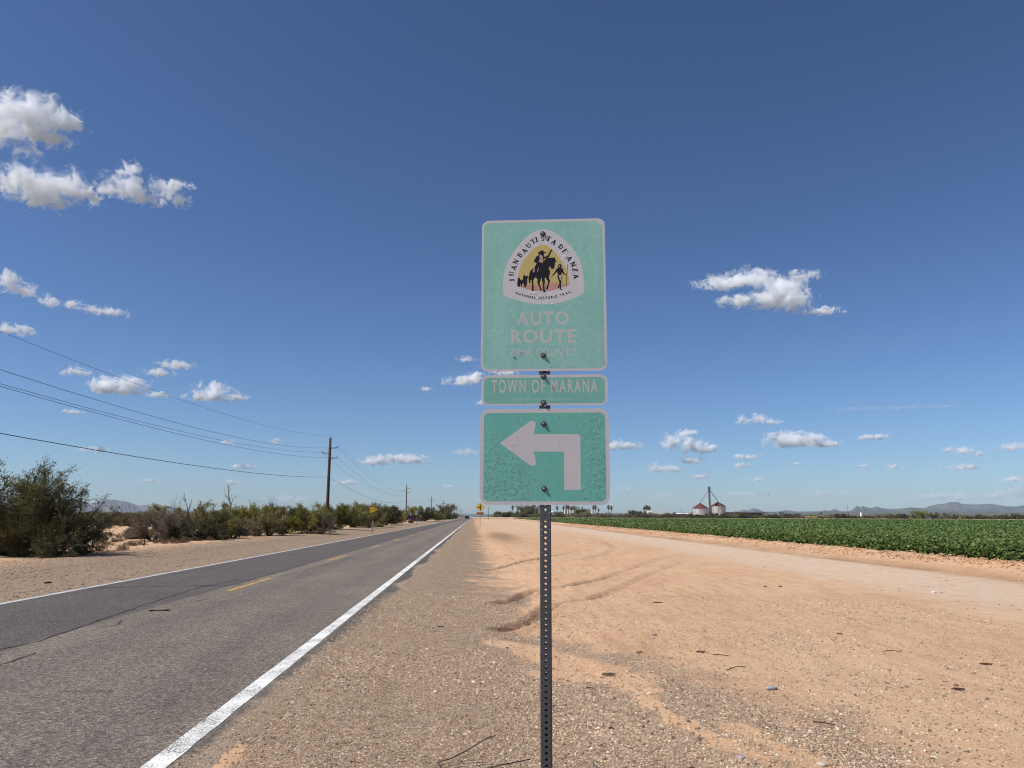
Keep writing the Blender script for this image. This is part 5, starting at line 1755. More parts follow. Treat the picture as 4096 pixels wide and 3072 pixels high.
def car(name, L, W, H, mat, suv=True, rise=0.0):
    """Body along x (front at +x), on the ground at z = 0."""
    root = empty(name, (0, 0, 0))
    h = L / 2
    wr = 0.37
    gc = 0.30 + rise
    belt = H * 0.60
    fx, rx = h * 0.60, -h * 0.62

    def arch(cx):
        return [(cx - 0.46, gc), (cx - 0.40, gc + 0.27), (cx - 0.2, gc + 0.44), (cx + 0.2, gc + 0.44), (cx + 0.40, gc + 0.27), (cx + 0.46, gc)]
    low = [(-h, gc + 0.1)] + arch(rx) + arch(fx) + [(h, gc + 0.1), (h + 0.04, gc + 0.35), (h - 0.02, belt - 0.08), (h * 0.45, belt + 0.02), (-h + 0.02, belt + 0.02), (-h - 0.02, gc + 0.4)]
    Mx = Matrix(((1, 0, 0, 0), (0, 0, 1, -W / 2), (0, 1, 0, 0), (0, 0, 0, 1)))
    MB().prism(low, Mx, W).build('body', mat, root)
    cab = [(h * 0.42, belt), (h * 0.18, H - 0.05), (h * 0.05, H), (-h * 0.88 if suv else -h * 0.25, H), (-h * 0.98 if suv else -h * 0.36, belt)]
    mb = MB()
    n = len(cab)
    wi, wb = W / 2 - 0.16, W / 2 - 0.03
    wy = lambda z: wb + (wi - wb) * (z - belt) / (H - belt)
    vs = [(x, -wy(z), z) for x, z in cab] + [(x, wy(z), z) for x, z in cab]
    mb.add(vs, [tuple(range(n)), tuple(reversed(range(n, 2 * n)))] + [(i, n + i, n + (i + 1) % n, (i + 1) % n) for i in range(n)])
    mb.build('cabin', mat, root)
    z0, z1 = belt + 0.06, H - 0.12
    side = [(h * 0.34, h * 0.15, -h * 0.12, -h * 0.12), (-h * 0.16, -h * 0.16, -h * 0.50, -h * 0.50)] + ([(-h * 0.54, -h * 0.54, -h * 0.84, -h * 0.92)] if suv else [])
    for s in (-1, 1):
        for a, b, c2, d in side:
            y0, y1 = s * (wy(z0) + 0.008), s * (wy(z1) + 0.008)
            MB().add([(a, y0, z0), (b, y1, z1), (c2, y1, z1), (d, y0, z0)], [(0, 1, 2, 3)]).build('window', glass_m, root)
    tilt = lambda x0, x1, nm: MB().add([(x0, -wy(z0) + 0.08, z0), (x0, wy(z0) - 0.08, z0), (x1, wy(z1) - 0.06, z1), (x1, -wy(z1) + 0.06, z1)], [(0, 1, 2, 3)]).build(nm, glass_m, root)
    tilt(h * 0.42 - 0.03 + 0.015, h * 0.21 + 0.02, 'windscreen')
    tilt((-h * 0.98 if suv else -h * 0.36) - 0.0, (-h * 0.89 if suv else -h * 0.262) - 0.012, 'rear_window')
    for x in (fx, rx):
        for s in (-1, 1):
            wv = empty('wheel', (x, s * (W / 2 - 0.13), wr))
            wv.parent = root
            R90 = Matrix.Rotation(math.pi / 2, 4, 'X')
            MB().rev([(0.22, -0.12), (0.34, -0.12), (wr, -0.08), (wr, 0.08), (0.34, 0.12), (0.22, 0.12)], 20, M=R90).build('tyre', tyre_m, wv)
            MB().rev([(0, -0.125), (0.1, -0.125), (0.23, -0.1), (0.23, 0.1), (0.1, 0.125), (0, 0.125)], 14, M=R90).build('rim', rim_m, wv)
    for s in (-1, 1):
        MB().box((h - 0.05, s * (W / 2 - 0.22) - 0.17, belt - 0.36), (h + 0.045, s * (W / 2 - 0.22) + 0.17, belt - 0.14)).build('headlight', lampw_m, root)
        MB().box((-h - 0.05, s * (W / 2 - 0.13) - 0.09, belt - 0.35), (-h + 0.05, s * (W / 2 - 0.13) + 0.09, belt + 0.0)).build('tail_light', lampr_m, root)
    MB().box((h - 0.1, -W / 2 + 0.05, gc + 0.12), (h + 0.12, W / 2 - 0.05, gc + 0.32)).build('bumper', chrome_m, root)
    MB().box((-h - 0.12, -W / 2 + 0.05, gc + 0.12), (-h + 0.1, W / 2 - 0.05, gc + 0.32)).build('bumper', chrome_m, root)
    for s in (-1, 1):
        MB().box((h * 0.33, s * (W / 2 + 0.02) - 0.1, belt + 0.05), (h * 0.38, s * (W / 2 + 0.02) + 0.1, belt + 0.22)).build('mirror', mat, root)
    return root


red = car('parked_suv', 5.2, 1.95, 1.82, paint_m('dark_red_paint', (0.12, 0.006, 0.012, 1)))
v = A(1659.5, 2066, 251)
red.location = (v.x, v.y, zg(v.x, v.y))
red.rotation_euler = (0, 0, R(4))
tag(red, 'dark red sport utility vehicle waiting side-on at the junction', 'car')
blk = car('moving_pickup', 5.6, 2.0, 1.95, paint_m('black_paint', (0.006, 0.006, 0.007, 1)), True, 0.12)
blk.location = (A(1868.5, 2066, 400).x, 400, 0.0)
blk.rotation_euler = (0, 0, R(90))
tag(blk, 'black truck seen from behind driving away along the road', 'car')
wht = car('oncoming_car', 5.0, 1.95, 1.75, paint_m('white_paint_car', (0.75, 0.75, 0.75, 1)))
wht.location = (A(1882, 2066, 640).x, 640, 0.0)
wht.rotation_euler = (0, 0, R(90))
tag(wht, 'white vehicle small in the distance just past the black truck', 'car')

sil_m = paint_m('blue_grey_paint', (0.16, 0.19, 0.24, 1))
pk = car('farm_pickup', 5.4, 1.95, 1.85, sil_m, False)
v = A(3712, 2066, 640)
pk.location = (v.x, v.y, 0.65)
pk.rotation_euler = (0, 0, R(-6))
tag(pk, 'blue grey pickup parked under the wide umbrella shaped tree', 'car')
# dark trailer, flat trailer, sprayer, implements
root = empty('box_trailer', (*A(3735, 2066, 645).xy, 0.65), R(-6))
dgm = plain('dark_green_paint', (0.012, 0.028, 0.014, 1), 0.6, var=0.2)
MB().box((-3.0, -1.2, 0.9), (2.7, 1.2, 3.0)).build('body', dgm, root)
MB().box((-3.1, -0.4, 0.65), (4.2, 0.4, 0.88)).build('chassis', shed_m, root)
for x in (-1.4, -0.2):
    for s in (-1, 1):
        MB().rev([(0.2, -0.12), (0.5, -0.12), (0.5, 0.12), (0.2, 0.12), (0.0, 0.1)], 14, M=Matrix.Translation((x, s * 1.05, 0.5)) @ Matrix.Rotation(math.pi / 2, 4, 'X')).build('wheel', tyre_m, root)
tag(root, 'dark green box trailer standing next to the blue grey pickup', 'trailer')
root = empty('flat_trailer', (*A(3687, 2066, 640).xy, 0.65), R(-4))
MB().box((-3.4, -1.0, 0.75), (3.4, 1.0, 1.0)).build('deck', shed_m, root)
for x in (-2.2, 2.0):
    for s in (-1, 1):
        MB().rev([(0.2, -0.1), (0.42, -0.1), (0.42, 0.1), (0.2, 0.1), (0, 0.08)], 12, M=Matrix.Translation((x, s * 0.9, 0.42)) @ Matrix.Rotation(math.pi / 2, 4, 'X')).build('wheel', tyre_m, root)
tag(root, 'low dark flat trailer beneath the wide umbrella shaped tree', 'trailer')

root = empty('crop_sprayer', (*A(3617, 2066, 640).xy, 0.65), R(10))
spd = plain('sprayer_dark_paint', (0.035, 0.022, 0.02, 1), 0.6, var=0.2)
for x in (-1.7, 1.7):
    for s in (-1, 1):
        wv = empty('wheel', (x, s * 1.3, 0.85))
        wv.parent = root
        R90 = Matrix.Rotation(math.pi / 2, 4, 'X')
        MB().rev([(0.55, -0.16), (0.85, -0.16), (0.85, 0.16), (0.55, 0.16)], 20, M=R90).build('tyre', tyre_m, wv)
        MB().rev([(0, -0.1), (0.56, -0.12), (0.56, 0.12), (0, 0.1)], 14, M=R90).build('rim', spd, wv)
        MB().tube([(x, s * 1.3, 0.9), (x * 0.9, s * 1.2, 2.0)], 0.11, 8).build('leg', spd, root)
MB().box((-2.2, -0.7, 1.95), (2.4, 0.7, 2.25)).build('frame', spd, root)
MB().box((-0.5, -0.75, 2.25), (0.9, 0.75, 3.6), taper=0.86).build('cab', glass_m, root)
MB().box((-0.6, -0.8, 3.6), (0.95, 0.8, 3.75)).build('cab_roof', spd, root)
MB().rev([(0, -0.9), (0.62, -0.8), (0.62, 0.8), (0, 0.9)], 14, M=Matrix.Translation((-1.5, 0, 2.9)) @ Matrix.Rotation(math.pi / 2, 4, 'Y')).build('tank', spd, root)
MB().tube([(-2.3, -2.2, 2.6), (-2.4, 0, 2.4), (-2.3, 2.2, 2.6)], 0.09, 6).tube([(2.3, -0.3, 2.2), (3.5, -0.3, 2.6)], 0.1, 6).build('boom', spd, root)
tag(root, 'tall dark high-wheeled crop sprayer standing at the edge of the green field', 'farm machine')

yi_m = plain('yellow_implement_paint', (0.58, 0.40, 0.06, 1), 0.6, var=0.2, scale=1)
for k, (px, wid) in enumerate(((3226, 3.0), (3237, 3.2), (3247, 3.2), (3257, 3.2), (3266, 3.0))):
    root = empty('planter_unit', (*A(px, 2066, 640 + k * 0.5).xy, 0.65))
    MB().box((-wid * 0.33, -0.5, 0.9), (wid * 0.33, 0.5, 1.7), taper=0.8).build('hopper', yi_m, root)
    MB().box((-wid * 0.5, -0.15, 0.7), (wid * 0.5, 0.15, 0.88)).build('frame', shed_m, root)
    for s in (-1, 1):
        MB().rev([(0.0, -0.06), (0.42, -0.05), (0.42, 0.05), (0, 0.06)], 12, M=Matrix.Translation((s * wid * 0.3, -0.4, 0.42)) @ Matrix.Rotation(math.pi / 2, 4, 'Y')).build('wheel', tyre_m, root)
    tag(root, 'yellow hopper unit, %s of five in a row counted from the grain bins' % ('first', 'second', 'third', 'fourth', 'last')[k], 'farm implement', 'yellow implements in a row')
root = empty('orange_implement', (*A(3837, 2066, 600).xy, 0.65))
oi_m = plain('orange_implement_paint', (0.5, 0.19, 0.03, 1), 0.6, var=0.15)
MB().box((-1.6, -0.6, 0.35), (1.5, 0.6, 0.7)).build('frame', oi_m, root)
MB().box((-0.4, -0.5, 0.7), (1.2, 0.5, 1.25), taper=0.7).build('hopper', oi_m, root)
for s in (-1.2, 1.2):
    MB().rev([(0.0, -0.1), (0.36, -0.1), (0.36, 0.1), (0, 0.1)], 12, M=Matrix.Translation((s, -0.65, 0.36)) @ Matrix.Rotation(math.pi / 2, 4, 'X')).build('wheel', tyre_m, root)
tag(root, 'small orange implement lying low beyond the green crop', 'farm implement')

# ------------------------------------------------------------------ mountains
def rock(name, a, b, scale=0.004):
    M = Mat(name)
    p = M.pos()
    f = M.noise(p, scale, 6, 0.65)
    c = M.mix(M.mr(f, 0.35, 0.65), a, b)
    return M.pbr(c, 0.95, spec=0.1)


rockA = rock('mountain_rock', (0.10, 0.085, 0.075, 1), (0.19, 0.16, 0.14, 1))
rockB = rock('scrubby_slope', (0.085, 0.085, 0.062, 1), (0.15, 0.14, 0.105, 1), 0.006)


def ridge(name, prof, Y, depth, mat, seed, nu=220, nv=22, rough=0.16):
    px = np.linspace(prof[0][0], prof[-1][0], nu)
    py = np.interp(px, [q[0] for q in prof], [q[1] for q in prof])
    V = np.zeros((nv, nu, 3))
    for i in range(nu):
        q = A(px[i], py[i], Y)
        t = np.linspace(-1, 1, nv)
        yv = Y + t * depth / 2
        w = np.clip(1 - np.abs(t), 0, 1) ** 0.85
        nz = fbm(np.full(nv, px[i]) * 0.045, t * 2.5, 4, seed) - 0.5
        nz2 = fbm(np.full(nv, px[i]) * 0.16, t * 5, 3, seed + 5) - 0.5
        z = q.z * w * (1 + rough * 2.2 * (nz + 0.5 * nz2) * np.abs(t) * 2)
        V[:, i, 0] = q.x * yv / Y
        V[:, i, 1] = yv
        V[:, i, 2] = np.maximum(-6, np.minimum(z, q.z * (1 - 0.25 * np.abs(t)))) - 3 * (np.abs(t) > 0.99)
    ii = (np.arange(nv - 1)[:, None] * nu + np.arange(nu - 1)[None]).ravel()
    o = mesh_np(name, V.reshape(-1, 3), np.stack([ii, ii + 1, ii + nu + 1, ii + nu], 1), mat, smooth=True)
    return tag(o, kind='structure')


ridge('mountain', [(120, 2062), (150, 2040), (200, 2022), (250, 2012), (312, 2004), (340, 2009), (365, 2016), (378, 2009), (400, 2002), (425, 1999), (450, 1995), (475, 2000), (500, 2003), (520, 2008), (545, 2018), (560, 2021), (580, 2019), (600, 2020), (610, 2024), (625, 2019), (645, 2020), (655, 2024), (680, 2022), (700, 2030), (760, 2040), (900, 2062)], 8200, 1800, rockA, 3)
ridge('plain_slope', [(1700, 2067), (2000, 2058.5), (2400, 2054), (2750, 2048.5), (3100, 2046), (3300, 2044.5), (3560, 2044), (4096, 2046), (4500, 2050), (5000, 2070)], 5200, 4600, rockB, 8, nv=14, rough=0.02)
ridge('mountain', [(2925, 2050), (2934, 2045.7), (2943.5, 2042), (2952.5, 2045.7), (2965, 2038.4), (2980, 2037), (2990.5, 2040), (3001, 2035.7), (3013, 2031), (3032, 2036), (3050, 2044), (3065, 2050)], 7600, 500, rockA, 4)
ridge('hill', [(3285, 2049), (3292, 2040.5), (3300, 2039), (3308, 2042), (3315, 2043), (3326, 2039), (3338, 2033.5), (3350, 2040), (3362, 2043), (3380, 2049)], 7300, 400, rockA, 5, nu=90)
ridge('mountain', [(3395, 2046), (3416, 2033), (3420, 2027), (3423, 2023), (3431, 2022), (3438, 2024), (3440.5, 2031), (3444, 2026), (3448, 2023), (3455, 2023), (3466, 2028), (3484, 2030), (3502, 2026), (3511, 2023.5), (3518, 2029), (3530, 2032), (3566, 2034), (3600, 2033), (3645, 2028), (3683, 2031), (3716, 2031), (3770, 2034), (3842, 2031), (3904, 2034), (3958, 2032.5), (4012, 2025), (4052, 2027), (4096, 2019), (4250, 2008), (4500, 2030), (4700, 2060)], 7400, 700, rockB, 6, nu=320, rough=0.1)
ridge('mountain', [(3690, 2036), (3716, 2023), (3759, 2012), (3775, 2014), (3799, 2006), (3829, 2005.6), (3848, 2014), (3885, 2015.6), (3947, 2013), (3980, 2015), (4026, 2023), (4066, 2024), (4200, 2034), (4400, 2060)], 8700, 900, rockA, 7)
ridge('hill', [(3090, 2048), (3140, 2040), (3165, 2042), (3200, 2047)], 8800, 300, rockA, 9, nu=60)
ridge('hill', [(2360, 2061), (2420, 2052), (2431, 2044.5), (2440, 2049), (2460, 2055), (2500, 2061)], 8600, 300, rockA, 10, nu=60)
ridge('hill', [(1400, 2066), (1600, 2060), (1850, 2056), (1905, 2055), (2000, 2058), (2200, 2052), (2600, 2052), (2800, 2062)], 9000, 300, rockB, 12, nu=90)

# ------------------------------------------------------------------ clouds
def cloud_mat():
    M = Mat('cloud_vapour')
    oc = M.obj()
    r = M.n('VectorMath', {0: oc}, operation='LENGTH').outputs['Value']
    ns = M.n('Attribute', attribute_name='puff_size', attribute_type='OBJECT').outputs['Fac']
    wp = M.n('VectorMath', {0: M.pos()}, operation='SCALE')
    M.set(wp.inputs['Scale'], ns)
    f = M.noise(wp.outputs[0], 2.1, 7, 0.66, 0.8)
    sz = M.n('SeparateXYZ', {0: oc}).outputs[2]
    flat = M.math('MULTIPLY', M.mr(sz, -0.25, -0.75), 0.5)
    s = M.math('SUBTRACT', M.math('ADD', M.math('SUBTRACT', 1.0, M.math('MULTIPLY', r, 1.3)), M.math('MULTIPLY', M.math('SUBTRACT', f, 0.5), 5.4)), 0.44)
    s = M.math('SUBTRACT', s, flat)
    d = M.mr(s, 0.0, 0.8)
    d = M.math('MULTIPLY', d, M.mr(r, 1.0, 0.88))
    dn = M.n('Attribute', attribute_name='puff_density', attribute_type='OBJECT').outputs['Fac']
    d = M.math('MULTIPLY', d, dn)
    v = M.n('VolumePrincipled', {'Color': (1, 1, 1, 1), 'Density': d, 'Anisotropy': -0.1})
    M.t.links.new(v.outputs[0], M.out.inputs['Volume'])
    return M.m


cloud_m = cloud_mat()
bm = bmesh.new()
bmesh.ops.create_icosphere(bm, subdivisions=3, radius=1.0)
puff_me = bpy.data.meshes.new('puff')
bm.to_mesh(puff_me)
bm.free()
puff_me.materials.append(cloud_m)
KP = 1.8517


def cloud(label, dens, *puffs):
    """puffs: (x, y, half width, half height) on a 2212 pixel wide view of the photograph."""
    cx = sum(p[0] for p in puffs) / len(puffs) * KP
    cy = sum(p[1] for p in puffs) / len(puffs) * KP
    d = ray(cx, cy)
    hz = math.hypot(d.x, d.y)
    el = d.z / hz
    dist = min(13500.0, max(2600.0, 1700.0 / max(el, 0.01)))
    t = dist / hz
    c0 = Vector((0, 0, EYE)) + d * t
    root = empty('cloud', c0)
    az = math.atan2(d.x, d.y)
    for x, y, a, b in puffs:
        dd = ray(x * KP, y * KP)
        P = Vector((0, 0, EYE)) + dd * (dist / math.hypot(dd.x, dd.y))
        L = (P - Vector((0, 0, EYE))).length
        sc = KP / F * L * 1.24
        o = link('puff', puff_me, root)
        o.location = P - c0
        o.rotation_euler = (0, 0, -az)
        o.scale = (a * sc, (a + b) * 0.5 * sc, b * sc)
        size = math.sqrt(a * b) * sc
        o['puff_size'] = 1.0 / size * 0.9
        o['puff_density'] = dens * 8.5 / max(size, 1.0)
    return tag(root, label, 'cloud', 'small fair weather clouds')


cloud('big ragged white cloud cut by the frame, highest of all', 1, (-45, 268, 100, 56), (40, 252, 80, 46), (105, 252, 56, 36), (95, 298, 48, 22), (155, 268, 30, 18), (10, 208, 20, 18))
cloud('broad ragged cloud below the highest one, touching the frame', 1, (35, 392, 60, 40), (95, 402, 75, 48), (150, 410, 60, 30), (190, 418, 30, 14), (85, 438, 50, 20))
cloud('wispy cloud with an upright tuft beside the broad ragged one', 0.7, (280, 372, 28, 26), (285, 402, 55, 30), (240, 415, 30, 18), (310, 428, 40, 22), (355, 405, 40, 20), (385, 435, 28, 18), (390, 400, 28, 12))
cloud('short slanting cloud at the frame above the wires', 0.8, (15, 612, 35, 24), (45, 628, 36, 16))
cloud('chain of small wisps sloping away from the frame', 0.7, (110, 652, 22, 16), (160, 660, 24, 12), (200, 670, 30, 9), (240, 675, 34, 12))
cloud('little flat cloud crossed by the topmost wire at the frame', 0.8, (25, 712, 38, 14))
cloud('small tufted cloud over the plump flat based cloud', 0.9, (166, 803, 32, 13))
cloud('plump flat based cloud between the wires', 1.1, (225, 832, 36, 22), (265, 830, 52, 24), (255, 843, 60, 14))
cloud('thin cloud just above the topmost wire', 0.8, (384, 789, 44, 11))
cloud('thin cloud lying across the topmost wire', 0.8, (342, 805, 34, 11))
cloud('flat sliver beside the plump flat based cloud', 0.9, (343, 854, 32, 8))
cloud('domed flat based cloud above the near poles', 1.1, (468, 848, 50, 26), (455, 858, 62, 12), (505, 858, 34, 9))
cloud('tiny sliver between the two middle wires', 0.8, (158, 890, 22, 6))
cloud('long sliver touching the low cable', 0.8, (208, 972, 40, 8))
cloud('small puff caught between power wires', 0.9, (596, 954, 17, 8))
cloud('tiny puff on the lower power wire', 0.7, (492, 956, 20, 8))
cloud('small flat puff over the low cable', 0.8, (522, 1008, 32, 8))
cloud('long lumpy cloud between the pole and the sign', 1.1, (808, 998, 32, 13), (845, 994, 44, 14), (890, 993, 42, 13))
cloud('small dim puff low over the scrub', 0.7, (320, 1039, 18, 5))
cloud('tiny dim puff near the dead spray', 0.7, (506, 1042, 22, 7))
cloud('flat puff just past the first pole', 0.7, (748, 1044, 34, 9))
cloud('faint hazy bank low behind the scrub', 0.25, (615, 1080, 52, 16), (580, 1088, 40, 12))
cloud('small puff high beside the sign edge', 0.5, (1008, 776, 26, 9))
cloud('bright cloud half hidden behind the sign edge', 1, (1000, 824, 50, 14), (1025, 815, 32, 14), (1090, 805, 40, 8))
cloud('little sliver close to the bright half hidden cloud', 0.7, (922, 841, 19, 7))
cloud('cloud glimpsed at the edge of the narrow town panel', 0.9, (1050, 870, 30, 8))
cloud('faint pale cloud beside the arrow panel', 0.3, (1010, 977, 36, 12))
cloud('small puff low near the far poles', 0.7, (968, 1051, 16, 8))
cloud('large hooked white cloud alone over the field', 1.1, (1560, 612, 62, 20), (1625, 602, 55, 26), (1690, 625, 60, 42), (1665, 650, 75, 26), (1595, 650, 50, 14), (1720, 655, 45, 28), (1775, 673, 46, 10))
cloud('wisp beside the large hooked cloud', 0.7, (1738, 597, 38, 14), (1718, 588, 12, 8))
cloud('upper broken pair of small clouds past the sign', 0.9, (1605, 908, 19, 17), (1642, 905, 22, 15), (1668, 912, 24, 8))
cloud('lumpy white cloud above the grain elevator', 1.1, (1460, 955, 38, 24), (1495, 965, 46, 20), (1525, 972, 30, 13), (1484, 935, 24, 9))
cloud('bright flat cloud cut by the arrow panel', 1, (1330, 963, 40, 14), (1362, 964, 34, 11))
cloud('long white cloud with a lumpy top over the sheds', 1.1, (1668, 940, 18, 13), (1700, 952, 50, 24), (1745, 955, 55, 20), (1790, 961, 34, 9))
cloud('small twin humped cloud further along', 0.9, (1872, 946, 24, 8), (1898, 945, 24, 8))
cloud('small cloud close above the elevator head', 0.8, (1495, 995, 30, 11))
cloud('dim cloud at the arrow panel edge', 0.7, (1412, 1012, 20, 14), (1450, 1013, 38, 11))
cloud('flat cloud level with the elevator head', 0.7, (1510, 1030, 36, 7))
cloud('small flat cloud in the open gap', 0.9, (1614, 988, 32, 9))
cloud('tiny flat cloud under the small flat one', 0.9, (1604, 1007, 22, 8))
cloud('long cloud touching the frame above the mountains', 0.9, (2190, 966, 38, 11))
cloud('group of three little clouds in the open sky', 0.8, (2050, 972, 17, 7), (2084, 976, 22, 13), (2115, 981, 18, 7))
cloud('long flat cloud above the mountains', 0.9, (2082, 1010, 40, 9))
cloud('small cloud close to the frame over the mountains', 0.8, (2188, 1036, 24, 9))
cloud('tiny puff in the open sky', 0.7, (1718, 1003, 14, 5))
cloud('little puff pair in the open sky', 0.7, (1864, 1006, 10, 5), (1864, 1014, 9, 3))
cloud('small bright puff in the open sky', 0.7, (1932, 1009, 18, 8))
cloud('flat puff low over the dark sheds', 0.6, (1635, 1036, 28, 6))
cloud('pale bank resting on the far mountains', 0.35, (1990, 1076, 46, 12), (2040, 1072, 50, 15), (2075, 1074, 30, 12))
cloud('pale lumpy bank near the frame over the mountains', 0.35, (2150, 1070, 34, 14), (2195, 1064, 30, 16))
cloud('faint low cloud bank behind the elevator', 0.3, (1430, 1072, 40, 9), (1530, 1068, 26, 9), (1600, 1068, 60, 8))
cloud('faint low bank beside the white tank', 0.3, (1770, 1066, 30, 9), (1830, 1066, 28, 8))
cloud('faint low puff behind the twin palms', 0.3, (1345, 1060, 30, 12))
cloud('thin old vapour trail stretched across the open sky', 0.05, (1845, 883, 80, 3.2), (1950, 880, 80, 3.2), (2030, 878, 50, 3))

# ------------------------------------------------------------------ haze
M = Mat('desert_haze')
v = M.n('VolumePrincipled', {'Color': (0.55, 0.77, 1.0, 1), 'Density': 4.2e-5, 'Anisotropy': 0.0})
M.t.links.new(v.outputs[0], M.out.inputs['Volume'])
hzb = MB().box((-9600, -1000, -12), (9600, 9500, 330)).build('haze', M.m)
tag(hzb, kind='stuff')

# ------------------------------------------------------------------ loose gravel and litter
def pebbles(name, n, area, smin, smax, seed, gmin):
    r = np.random.default_rng(seed)
    x0, x1, y0, y1 = area
    y = y0 * (y1 / y0) ** (r.uniform(0, 1, n * 3))
    x = r.uniform(x0, x1, n * 3)
    gl = np.array(GRAV_R)
    ed_ = np.interp(y, gl[::-1, 1], gl[::-1, 0], left=3.2, right=0.35)
    wb = fbm(x * 0.9, y * 0.5, 4, 21) - 0.5
    wb = wb + 0.8 * (fbm(x * 3.1, y * 2.0, 3, 22) - 0.5)
    g = sm(ed_ + wb * 1.5 - x, -0.9, 0.7)
    for pts_, w in SANDS:
        g = g * (0.12 + 0.88 * sm(pdist(x, y, pts_), w * 0.5, w * 1.3))
    keep = r.uniform(0, 1, n * 3) < np.maximum(g, gmin)
    rag = np.maximum(sm(x, -1.95, -1.72) * 0.8, sm(x, -1.75, -1.55))
    keep &= r.uniform(0, 1, n * 3) < rag
    x, y = x[keep][:n], y[keep][:n]
    n = len(x)
    z = np.maximum(g_height(x, y), np.where(x < ROAD_R + 0.1, 0.001, -9))
    s = smin * (smax / smin) ** (r.uniform(0, 1, n) ** 2.4) * (0.55 + 0.95 * fbm(x * 0.8, y * 0.55, 3, 66))
    octa = np.array([(1, 0, 0), (0, 1, 0), (-1, 0, 0), (0, -1, 0), (0, 0, 1), (0, 0, -1)], float)
    of = np.array([(0, 1, 4), (1, 2, 4), (2, 3, 4), (3, 0, 4), (1, 0, 5), (2, 1, 5), (3, 2, 5), (0, 3, 5)])
    V = octa[None] * (r.uniform(0.7, 1.3, (n, 6, 1))) * (s[:, None, None] * np.stack([r.uniform(.8, 1.4, n), r.uniform(.7, 1.1, n), r.uniform(.6, 1.0, n)], 1)[:, None])
    a = r.uniform(0, 6.28, n)
    ca, sa = np.cos(a), np.sin(a)
    X_ = V[..., 0] * ca[:, None] - V[..., 1] * sa[:, None]
    Y_ = V[..., 0] * sa[:, None] + V[..., 1] * ca[:, None]
    V = np.stack([X_ + x[:, None], Y_ + y[:, None], V[..., 2] + (z + s * 0.22)[:, None]], 2).reshape(-1, 3)
    Fx = (np.arange(n)[:, None, None] * 6 + of[None]).reshape(-1, 3)
    pal = np.array([(0.50, 0.37, 0.27), (0.43, 0.31, 0.22), (0.58, 0.45, 0.34), (0.32, 0.235, 0.17), (0.15, 0.12, 0.10), (0.74, 0.66, 0.56), (0.37, 0.33, 0.30), (0.50, 0.32, 0.21)])
    ci = r.choice(len(pal), n, p=(.25, .2, .17, .13, .06, .06, .05, .08))
    colr = pal[ci] * np.array([1.0, 0.955, 0.86]) * r.uniform(0.8, 1.2, (n, 1))
    colr = np.concatenate([colr, np.ones((n, 1))], 1)
    return mesh_np(name, V, Fx, stone_m, colors=('POINT', np.repeat(colr, 6, 0)))


M = Mat('gravel_stone')
stone_m = M.pbr(M.attr('tint', 'Color'), 0.9, spec=0.2)
o = pebbles('gravel', 165000, (-1.97, 8.5, 4.3, 17.0), 0.0042, 0.0145, 1, 0.34)
tag(o, 'loose tan and grey gravel covering the road shoulder', 'gravel', kind='stuff')
o = pebbles('pebbles', 2200, (-1.8, 9.0, 4.4, 16.0), 0.009, 0.020, 2, 0.25)
tag(o, 'coarser pebbles lying on the gravel and bare soil', 'pebbles', kind='stuff')

# clods and crumbs on the ploughed bank and out over the dirt lot
def clods(name, x, y, s, seed, mat, label):
    r = np.random.default_rng(seed)
    n = len(x)
    octa = np.array([(1, 0, 0), (0, 1, 0), (-1, 0, 0), (0, -1, 0), (0, 0, 1), (0, 0, -1)], float)
    of = np.array([(0, 1, 4), (1, 2, 4), (2, 3, 4), (3, 0, 4), (1, 0, 5), (2, 1, 5), (3, 2, 5), (0, 3, 5)])
    V = octa[None] * r.uniform(0.6, 1.3, (n, 6, 1)) * s[:, None, None] * np.array([1.1, 1.0, 0.7])
    a = r.uniform(0, 6.28, n)
    ca, sa = np.cos(a)[:, None], np.sin(a)[:, None]
    V = np.stack([V[..., 0] * ca - V[..., 1] * sa + x[:, None], V[..., 0] * sa + V[..., 1] * ca + y[:, None], V[..., 2] + (g_height(x, y) + s * 0.25)[:, None]], 2).reshape(-1, 3)
    o = mesh_np(name, V, (np.arange(n)[:, None, None] * 6 + of[None]).reshape(-1, 3), mat)
    tag(o, label, 'soil clods', kind='stuff')


clod_m = plain('soil_clod', (0.50, 0.31, 0.175, 1), 0.95, var=0.3, scale=2.0)
rr = np.random.default_rng(12)
yb = 14 * (150 / 14) ** rr.uniform(0, 1, 9000)
xb = berm_x(yb) + np.where(rr.uniform(0, 1, 9000) < 0.7, rr.normal(0.75, 0.45, 9000), rr.uniform(-0.5, 2.0, 9000))
clods('soil_clods', xb, yb, 0.010 * (0.06 / 0.010) ** (rr.uniform(0, 1, 9000) ** 2.2) * (0.8 + yb / 120), 3, clod_m, 'crumbly soil clods along the ploughed bank beside the crop')
yl = 6.5 * (60 / 6.5) ** rr.uniform(0, 1, 4200)
xl = rr.uniform(0.8, 0.72 * yl + 1.0)
clump = fbm(xl * 0.6, yl * 0.5, 3, 33) > 0.48
kx = (xl < berm_x(yl) - 0.6) & clump
lot_m = plain('dark_crumb', (0.30, 0.20, 0.13, 1), 0.95, var=0.7, scale=1.5)
clods('soil_crumbs', xl[kx], yl[kx], 0.005 * (0.024 / 0.005) ** (rr.uniform(0, 1, kx.sum()) ** 2.6) * (0.8 + yl[kx] / 60), 4, lot_m, 'dark crumbs and small stones strewn over the bare dirt lot')
yv = 14 * (110 / 14) ** rr.uniform(0, 1, 14000)
xv = rr.uniform(-15.5, ROAD_L - 0.05, 14000)
kv = xv > -0.75 * yv - 2
